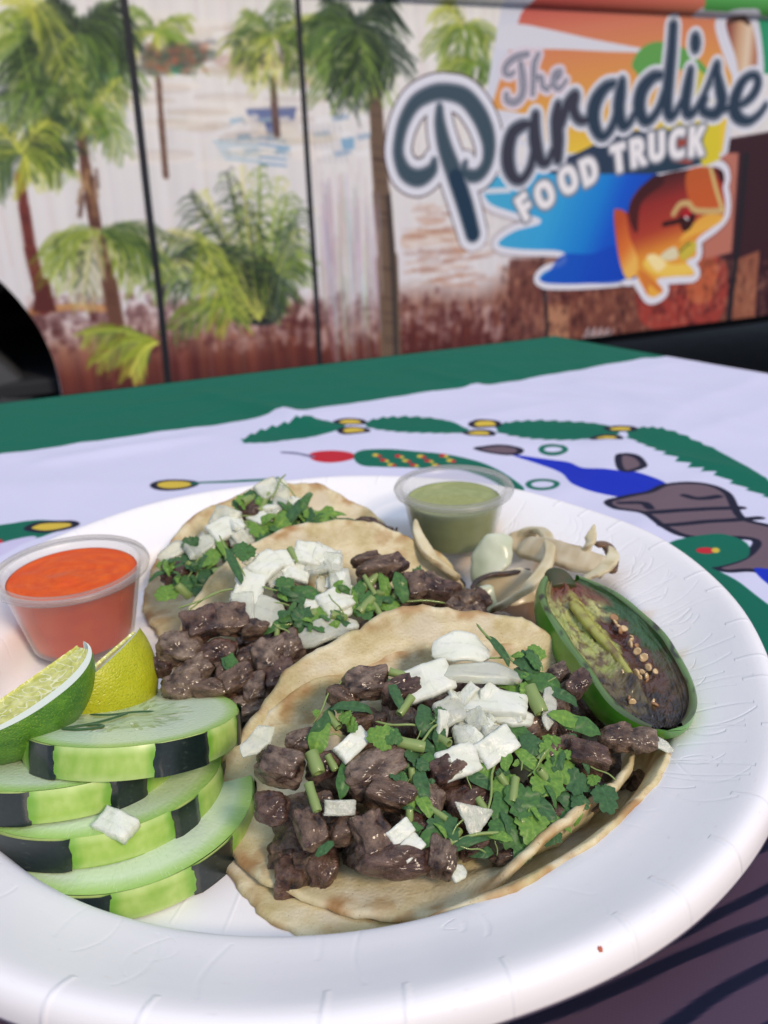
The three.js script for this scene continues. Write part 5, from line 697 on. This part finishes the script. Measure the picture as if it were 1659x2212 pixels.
// ------------------------------------------------------------------ lime wedges
function limeWedge(label, tip, end, out, R, ang, cols) {
  const mid = tip.clone().add(end).multiplyScalar(.5), ax = tip.clone().sub(end), Lh = ax.length() / 2; ax.normalize();
  const o = out.clone().addScaledVector(ax, -out.dot(ax)).normalize(), s = V().crossVectors(ax, o);
  const t = thing('lime_wedge', label, 'lime wedge', mid);
  const rad = (k) => R * Math.pow(Math.max(0, 1 - Math.pow(Math.abs(k), 2.3)), 0.62) ;
  const at = (k, a, q) => ax.clone().multiplyScalar(k * Lh).addScaledVector(o, Math.cos(a) * q).addScaledVector(s, Math.sin(a) * q);
  const sec = (r0, r1, kk, sc, name, mat) => { // a wedge body between two radii
    const parts = [grid(48, 60, (u, v) => { const k = (v * 2 - 1) * kk, a = (u - .5) * ang; return at(k, a, rad(k) * r1 + 0.00016 * N3(k * 30, a * 22, 2) * (sc ? 1 : 0)); })];
    for (const e of [-1, 1]) parts.push(grid(16, 60, (u, v) => { const k = (v * 2 - 1) * kk, a = e * ang / 2; const p = at(k, a, rad(k) * mix(r0, r1, e > 0 ? u : 1 - u)); if (!sc) p.addScaledVector(at(0, a + e * Math.PI / 2, 1), -0.0006 + 0.0005 * N3(k * 20, u * 9, e)); return p; }));
    if (r0 > 0) parts.push(grid(48, 60, (u, v) => { const k = (v * 2 - 1) * kk, a = (.5 - u) * ang; return at(k, a, rad(k) * r0); }));
    parts.forEach((g, i) => mesh(Array.isArray(name) ? name[Math.min(i, name.length - 1)] : name, g, Array.isArray(mat) ? mat[i === 0 ? 0 : 1] : mat, t));
  };
  const peel = new THREE.MeshPhysicalMaterial({ map: dataTex(512, 512, (u, v) => { const n = fbm(u * 7, v * 7, 1, 4), d = N3(u * 80, v * 80, 3); let k = mix3(cols[0], cols[1], clamp(.5 + n * 1.3)); return mix3(k, cols[2], clamp(d * 1.6 - .1) * .7); }), bumpMap: dataTex(256, 256, (u, v) => { const k = 128 - 90 * Math.max(0, N3(u * 60, v * 60, 4)); return [k, k, k]; }, false), bumpScale: 0.0007, roughness: 0.36, side: THREE.DoubleSide });
  const pith = new THREE.MeshPhysicalMaterial({ color: lin(0.80, 0.85, 0.72), roughness: 0.6, side: THREE.DoubleSide });
  const flesh = new THREE.MeshPhysicalMaterial({ map: dataTex(256, 256, (u, v) => { const n = fbm(u * 3, v * 15, 1, 4), w = Math.abs(N3(u * 3, v * 16, 5)) < .05 ? 1 : 0; return mix3(mix3([186, 190, 88], [226, 226, 152], clamp(.5 + n * 1.3)), [240, 240, 206], w * .8); }), bumpMap: dataTex(128, 128, (u, v) => { const k = 128 + 80 * fbm(u * 4, v * 20, 2, 3); return [k, k, k]; }, false), bumpScale: 0.0014, roughness: 0.18, side: THREE.DoubleSide });
  sec(0.80, 1, 0.998, true, ['peel', 'pith', 'pith', 'pith'], [peel, pith]); sec(0.0, 0.805, 0.90, false, 'flesh', flesh);
  return t;
}
limeWedge('green lime wedge with its pale flesh facing left, over the cucumber', atY(178, 1384, PC.y + 0.040), atY(-140, 1606, PC.y + 0.034), V(0.46, -0.56, 0.69), 0.0185, 1.5, [[60, 108, 34], [92, 140, 42], [156, 178, 50]]);
limeWedge('yellow green lime wedge lying behind the green one by the red salsa', atY(300, 1354, PC.y + 0.033), atY(60, 1560, PC.y + 0.016), V(0.68, -0.15, 0.72), 0.0235, 1.35, [[176, 178, 26], [190, 190, 40], [130, 150, 24]]);

// ------------------------------------------------------------------ grilled half pepper
{
  const a0 = atY(1210, 1243, PC.y + 0.033), a1 = atY(1444, 1578, PC.y + 0.0205), ax = a1.clone().sub(a0), L = ax.length(); ax.normalize();
  const up = V(0.10, 1, -0.12).addScaledVector(ax, -ax.dot(V(0.10, 1, -0.12))).normalize(), side = V().crossVectors(up, ax).normalize();   // side: towards the camera's left
  const t = thing('jalapeno_half', 'charred half jalapeno pepper lying cut side up by the right rim', 'pepper', a0);
  const w = (k) => 0.0182 * Math.pow(Math.max(0, 1 - Math.pow(Math.abs(k * 1.94 - 0.94), k > .485 ? 3.2 : 2.6)), 0.55) * (0.94 + 0.1 * k) * (1 + 0.06 * Math.sin(k * 6)), dp = (k) => w(k) * 0.82;
  const P = (k, s, h) => ax.clone().multiplyScalar(k * L).addScaledVector(side, s).addScaledVector(up, h);
  const bow = (k) => 0.004 * Math.sin(k * Math.PI), dip = (k, s) => 0.0012 * N3(k * 5, s * 120, 3);
  const skin = grid(40, 60, (u, v) => { const a = u * Math.PI, W = w(v); return P(v, Math.sign(Math.cos(a)) * Math.pow(Math.abs(Math.cos(a)), .6) * W * (1 + 0.10 * Math.sin(2 * a) * Math.sign(Math.cos(a))) + bow(v), -Math.pow(Math.sin(a), .85) * dp(v) + dip(v, Math.cos(a)) * (1 - Math.sin(a))); });
  mesh('skin', skin, new THREE.MeshPhysicalMaterial({ map: dataTex(256, 256, (u, v) => { const n = fbm(u * 6, v * 6, 3, 4); return mix3([56, 118, 26], [96, 160, 48], clamp(.5 + n)); }), roughness: 0.28, clearcoat: 0.5, clearcoatRoughness: 0.15, side: THREE.DoubleSide }), t);
  const TH = 0.0031, inner = (v, a) => { // hollow with a low ridge along the middle
    const W = Math.max(0.0005, w(v) - TH * (0.85 + 0.3 * N3(v * 6, a, 2))), u = a / Math.PI, sh = Math.pow(Math.sin(a), 0.7) * (1 - 0.75 * Math.exp(-((u - 0.54) ** 2) / 0.004) * smooth(.95, .7, v));
    return P(v, Math.cos(a) * W + bow(v), -sh * dp(v) * 0.24 + dip(v, Math.cos(a)) * (1 - Math.sin(a)));
  };
  const inside = vertexColors(grid(110, 200, (u, v) => { const k = mix(0.03, 0.97, v), a = u * Math.PI, p = inner(k, a); p.addScaledVector(up, Math.sin(a) * (0.0022 * fbm(k * 16, u * 12, 2, 4) + 0.0005 * N3(k * 90, u * 60, 4))); return p; }), (q, n, i) => {
    const u = 1 - (i % 111) / 110, v = Math.floor(i / 111) / 200, f = fbm(u * 7, v * 12, 4, 5), f2 = fbm(u * 22, v * 18, 9, 4);
    let k = mix3([0.26, 0.31, 0.07], [0.48, 0.47, 0.17], clamp(.5 + f * 1.5)); k = mix3(k, [0.12, 0.065, 0.025], smooth(.02, .28, f2 + f * .6) * .85);
    k = mix3(k, [0.36, 0.36, 0.055], smooth(.05, .02, Math.abs(u - .46)) * smooth(.8, .6, v));
    k = mix3(k, [0.028, 0.085, 0.018], smooth(.66, .76, u + f * .12));
    k = mix3(k, [0.075, 0.022, 0.014], smooth(.17, .09, Math.abs(u - .62 + f * .14)) * smooth(.2, .32, v)); k = mix3(k, [0.15, 0.04, 0.016], smooth(.22, .06, v + f * .2) * smooth(.1, .3, u) * smooth(.95, .7, u));
    k = mix3(k, [0.07, 0.032, 0.014], smooth(.46, .7, v + f * .4) * .85); return mix3(k, [0.016, 0.011, 0.009], smooth(.7, .92, v + f * .4 + f2 * .2));
  });
  mesh('inner_wall', inside, new THREE.MeshPhysicalMaterial({ vertexColors: true, roughness: 0.36, clearcoat: 0.5, clearcoatRoughness: 0.2, side: THREE.DoubleSide }), t);
  for (const s of [0, 1]) { // cut edge on each side
    const g = vertexColors(grid(6, 100, (u, v) => { const k = mix(0.0, 0.985, v), a = s ? Math.PI : 0, W = w(k), e = P(k, (s ? -1 : 1) * W + bow(k), dip(k, s ? -1 : 1)), f = inner(clamp(k, 0.03, .97), a), q = e.clone().lerp(f, s ? 1 - u : u); q.addScaledVector(up, 0.0007 * Math.sin(u * Math.PI)); return q; }), (q, n, i) => { const u = (i % 7) / 6, v = Math.floor(i / 7) / 100, f = fbm(v * 14, u, s * 5, 3); return mix3([0.10, 0.19, 0.045], [0.022, 0.024, 0.010], clamp(smooth(.1, .35, f + .04) + .5 * smooth(.72, .95, u * 0 + (s ? 1 - u : u)) + smooth(.75, 1, v) * .7)); });
    mesh('cut_edge', g, new THREE.MeshPhysicalMaterial({ vertexColors: true, roughness: 0.4, clearcoat: 0.4, clearcoatRoughness: 0.2, side: THREE.DoubleSide }), t);
  }
  const rib = sweep([P(0.18, -0.0015, -0.0010), P(0.36, -0.0008, -0.0012), P(0.54, 0.0012, -0.0016), P(0.72, 0.0020, -0.0026)], (v) => 0.0050 * (1 - v * .6), 0.0030, { seg: 40, rad: 12, up });
  mesh('membrane', vertexColors(rib, (q) => { const f = fbm(q.x * 200, q.y * 200, q.z * 200, 4); return mix3([0.36, 0.36, 0.06], [0.16, 0.10, 0.025], smooth(0, .35, f + .05)); }), new THREE.MeshPhysicalMaterial({ vertexColors: true, roughness: 0.35, clearcoat: 0.5 }), t);
  const R = rng(61), seed = slab((a) => [Math.cos(a) * .5, Math.sin(a) * .42], 0.3, { rings: 4, seg: 20, warp: (x) => -.4 * x * x }), mSeed = [std({ color: lin(0.62, 0.44, 0.22), roughness: 0.4, clearcoat: 0.4 }), std({ color: lin(0.34, 0.18, 0.08), roughness: 0.45 })];
  for (let i = 0; i < 26; i++) { const k = i < 15 ? 0.30 + i * 0.026 + (R() - .5) * .03 : 0.60 + R() * .24, m = mesh('seed', seed, mSeed[i % 4 ? 0 : 1], t); m.position.copy(P(k, (i < 15 ? 0.0050 + 0.0026 * R() : (R() - .5) * 0.012) + bow(k), i < 15 ? -0.0016 : -0.0024)); m.scale.setScalar(0.0016 + R() * 0.0014); m.rotation.set(R() * 3, R() * 3, R() * 3); }
  const st = sweep([P(-0.07, -0.001, -0.003), P(-0.02, 0, -0.002), P(0.06, 0, -0.004)], (v) => 0.006 + v * 0.007, (v) => 0.005 + v * .003, { seg: 16, rad: 14, up });
  mesh('stem_end', vertexColors(st, (q) => mix3([0.035, 0.06, 0.02], [0.09, 0.05, 0.02], clamp(.4 + fbm(q.x * 200, q.y * 200, q.z * 200, 3)))), new THREE.MeshPhysicalMaterial({ vertexColors: true, roughness: 0.5 }), t);
}

// ------------------------------------------------------------------ grilled onions
{
  const mG = new THREE.MeshPhysicalMaterial({ vertexColors: true, roughness: 0.8, transmission: 0.2, clearcoat: 0.6, clearcoatRoughness: 0.2 });
  const cols = { white: [[0.74, 0.76, 0.62], [0.52, 0.60, 0.38]], tan: [[0.74, 0.64, 0.44], [0.52, 0.40, 0.21]], cream: [[0.82, 0.75, 0.52], [0.64, 0.53, 0.28]], char: [[0.022, 0.016, 0.012], [0.06, 0.026, 0.016]], brown: [[0.20, 0.10, 0.035], [0.10, 0.045, 0.02]] };
  const strip = (label, pts, w, th, tone, burn = 0.25, upv = V(0, 1, 0)) => { // pts: [x, y, height]
    const q = pts.map(([x, y, h]) => atY(x, y, PC.y + h)), b = q[0].clone();
    const depth = b.distanceTo(V(0, EYE, 0)), k = metre(depth) * 0.98, W = typeof w === 'function' ? (v) => w(v) * k : w * k, T = typeof th === 'function' ? (v) => th(v) * k : th * k;
    const s0 = pts[0][1], wob = (f, d) => (v) => (typeof f === 'function' ? f(v) : f) * (1 + 0.22 * N3(v * 5 + s0, d, 1) + 0.08 * N3(v * 19, s0, d));
    const g = sweep(q.map((p) => p.sub(b)), wob(W, 1), wob(T, 2), { seg: 64, rad: 16, up: upv, square: 0.6 });
    const s = pts[0][0];
    vertexColors(g, (p, nn, i) => { const st = 0.5 * N3((i % 17) * 0.9 + s, Math.floor(i / 17) * 0.09, 2), f = fbm(p.x * 160 + s, p.y * 160, p.z * 160, 4) + st; const eg = Math.pow(Math.abs(Math.cos((i % 17) / 16 * 6.2832)), 6) * smooth(-.1, .35, N3(Math.floor(i / 17) * .11, s, 5)); return mix3(mix3(mix3(cols[tone][0], cols[tone][1], clamp(.5 + f * 1.3)), [0.20, 0.09, 0.03], eg * .7), cols.char[1], smooth(.5 - burn, .9 - burn, f + .12)); });
    const m = mesh('grilled_onion', g, mG); m.position.copy(b); tag(m, label, 'grilled onion', 'grilled onion strips between the cup and the pepper'); return m;
  };
  const slabOnion = (label, x, y, h, outline, w, th, bend, eul, tone, burn) => {
    const p = atY(x, y, PC.y + h), k = metre(p.distanceTo(V(0, EYE, 0))) * .98, g = slab(((po) => (a) => { let r = 0; for (let i = -4; i <= 4; i++) r += Math.hypot(...po(a + i * .05)); r /= 9; r *= 1 + .05 * N3(Math.cos(a) * 3, Math.sin(a) * 3, x); return [Math.cos(a) * r, Math.sin(a) * r]; })(polyOutline(outline)), th, { rings: 8, seg: 60, warp: (a, b) => -bend * a * a + 0.05 * N3(a * 3, b * 3, x), round: .4 });
    vertexColors(g, (q) => { const f = fbm(q.x * 2 + x, q.y * 2, q.z * 2, 4), e = Math.hypot(q.x, q.y); return mix3(mix3(cols[tone][0], cols[tone][1], clamp(.5 + f * 1.2)), cols.char[1], smooth(.6 - burn, .95 - burn, f + e * .5)); });
    const m = mesh('grilled_onion', g, mG); m.position.copy(p); m.scale.setScalar(w * k); m.rotation.set(...eul, 'YXZ'); tag(m, label, 'grilled onion', 'grilled onion strips between the cup and the pepper'); return m;
  };
  slabOnion('broad white green onion petal leaning against the green salsa cup', 1060, 1206, 0.019, [[.5, .28], [.1, .42], [-.3, .2], [-.52, -.3], [-.2, -.42], [.3, -.2]], 128, 0.14, 0.8, [-0.6, -0.3, 0.5], 'white', -.05);
  strip('hooked pale onion strip arching over the other grilled onions', [[1112, 1168, .016], [1130, 1150, .020], [1165, 1146, .023], [1187, 1175, .025], [1180, 1222, .024], [1142, 1268, .020], [1098, 1300, .012], [1060, 1318, .006]], 25, 15, 'cream', -.02);
  strip('slim pointed onion sliver leaning on the front of the green cup', [[897, 1122, .036], [903, 1155, .033], [930, 1200, .027], [962, 1228, .021], [990, 1250, .014]], (v) => 8 + 20 * Math.min(1, v * 3), 16, 'cream', .1);
  strip('wide tan onion layer lying behind the pepper stem', [[1120, 1180, .020], [1180, 1190, .023], [1240, 1206, .024], [1290, 1222, .023], [1312, 1230, .022]], (v) => 66 - 20 * v, 22, 'tan', -.05, V(0, .75, .65));
  slabOnion('rolled tan onion layer above the hooked strip', 1142, 1172, 0.016, [[.5, .1], [.2, .34], [-.4, .3], [-.5, -.1], [0, -.3], [.4, -.2]], 96, 0.2, 0.6, [-0.6, 0.1, 0.1], 'tan', .0);
  strip('upright white onion tip with a burnt point by the far rim', [[1284, 1132, .036], [1281, 1146, .034], [1275, 1166, .031], [1262, 1200, .024]], (v) => 3 + 36 * v, (v) => 4 + 14 * v, 'cream', -.05);
  strip('curved onion end with browned edge at the right of the onions', [[1316, 1180, .027], [1324, 1200, .026], [1308, 1224, .024], [1284, 1240, .022], [1258, 1252, .020]], (v) => 10 + 22 * Math.sin(Math.PI * v), 10, 'cream', .12);
  strip('orange brown charred onion bit against the rim stain', [[1284, 1176, .027], [1308, 1178, .026], [1322, 1200, .024], [1322, 1240, .019]], 26, 10, 'brown', .2);
  slabOnion('thick tan onion slab with blackened upper edge', 1098, 1272, 0.010, [[.5, .2], [.2, .32], [-.4, .24], [-.5, -.2], [-.1, -.34], [.46, -.26]], 140, 0.2, 0.3, [-0.55, -0.1, 0.1], 'tan', .12);
  strip('black charred rim strip over the thick onion slab', [[1018, 1276, .014], [1030, 1256, .016], [1062, 1242, .017], [1100, 1238, .017], [1146, 1230, .016]], 12, 10, 'char', .4);
  slabOnion('small squarish pale onion end with charred rim', 1044, 1294, 0.010, [[.4, .46], [-.4, .42], [-.42, -.4], [.1, -.5], [.44, -.34]], 64, 0.4, 0.3, [-0.4, 0.2, 0.1], 'white', .0);
  slabOnion('flat brown oily onion layer under the onion heap', 1105, 1330, 0.004, [[.5, .1], [.3, .3], [-.3, .3], [-.5, -.1], [0, -.3], [.4, -.24]], 180, 0.06, 0.05, [-1.45, 0, 0.1], 'brown', -.1);
  slabOnion('second flat brown onion layer beside the pepper base', 1130, 1290, 0.005, [[.5, .2], [.1, .34], [-.4, .3], [-.5, -.2], [0, -.34], [.4, -.3]], 130, 0.08, 0.1, [-1.35, .1, 0.5], 'tan', .0);
  slabOnion('pale onion shard under the tip of the front taco flap', 1086, 1370, 0.006, [[.5, -.3], [.1, .1], [-.5, .34], [-.3, -.1], [.2, -.34]], 120, 0.06, 0.1, [-1.2, .1, -0.5], 'cream', -.1);
  strip('blackened onion string running under the green cup', [[790, 1120, .018], [830, 1166, .020], [862, 1192, .018], [905, 1212, .012], [960, 1236, .008], [1006, 1262, .006]], 15, 9, 'char', .1);
  strip('dark thick charred strip before the cup base', [[880, 1210, .012], [920, 1222, .011], [960, 1246, .008], [1004, 1272, .005]], 34, 16, 'char', .1);
  strip('wiry black twig of burnt onion by the middle taco', [[858, 1138, .030], [852, 1162, .026], [842, 1180, .022], [822, 1190, .020]], 7, 6, 'char', .5);
  strip('reddish brown burnt onion thread beside the middle taco', [[836, 1188, .020], [870, 1200, .016], [920, 1216, .012]], 12, 9, 'brown', .3);
  strip('brown curved onion edge left of the pepper stem', [[1148, 1250, .014], [1172, 1238, .018], [1200, 1232, .020]], 22, 14, 'brown', .2);
}

// ------------------------------------------------------------------ crumbs on the plate
for (const [x, y, s, label, hh] of [[612, 1993, 0.0026, 'dark meat crumb on the plate floor below the front taco'], [860, 2015, 0.0028, 'dark meat crumb on the front rim of the plate'], [1296, 2050, 0.0012, 'tiny reddish crumb on the lower right rim', 1]]) {
  let p = atY(x, y, PC.y + 0.002); for (let i = 0; i < 6; i++) p = atY(x, y, plateXZ(p.x, p.z));
  const m = mesh('food_crumb', MEAT[(x | 0) % MEAT.length], hh ? std({ color: lin(0.55, 0.14, 0.08) }) : mMeat); m.position.copy(p); m.scale.setScalar(s); m.rotation.set(x, y, 1); tag(m, label, 'crumb');
}

renderer.setSize(768, 1024);
renderer.render(scene, camera);
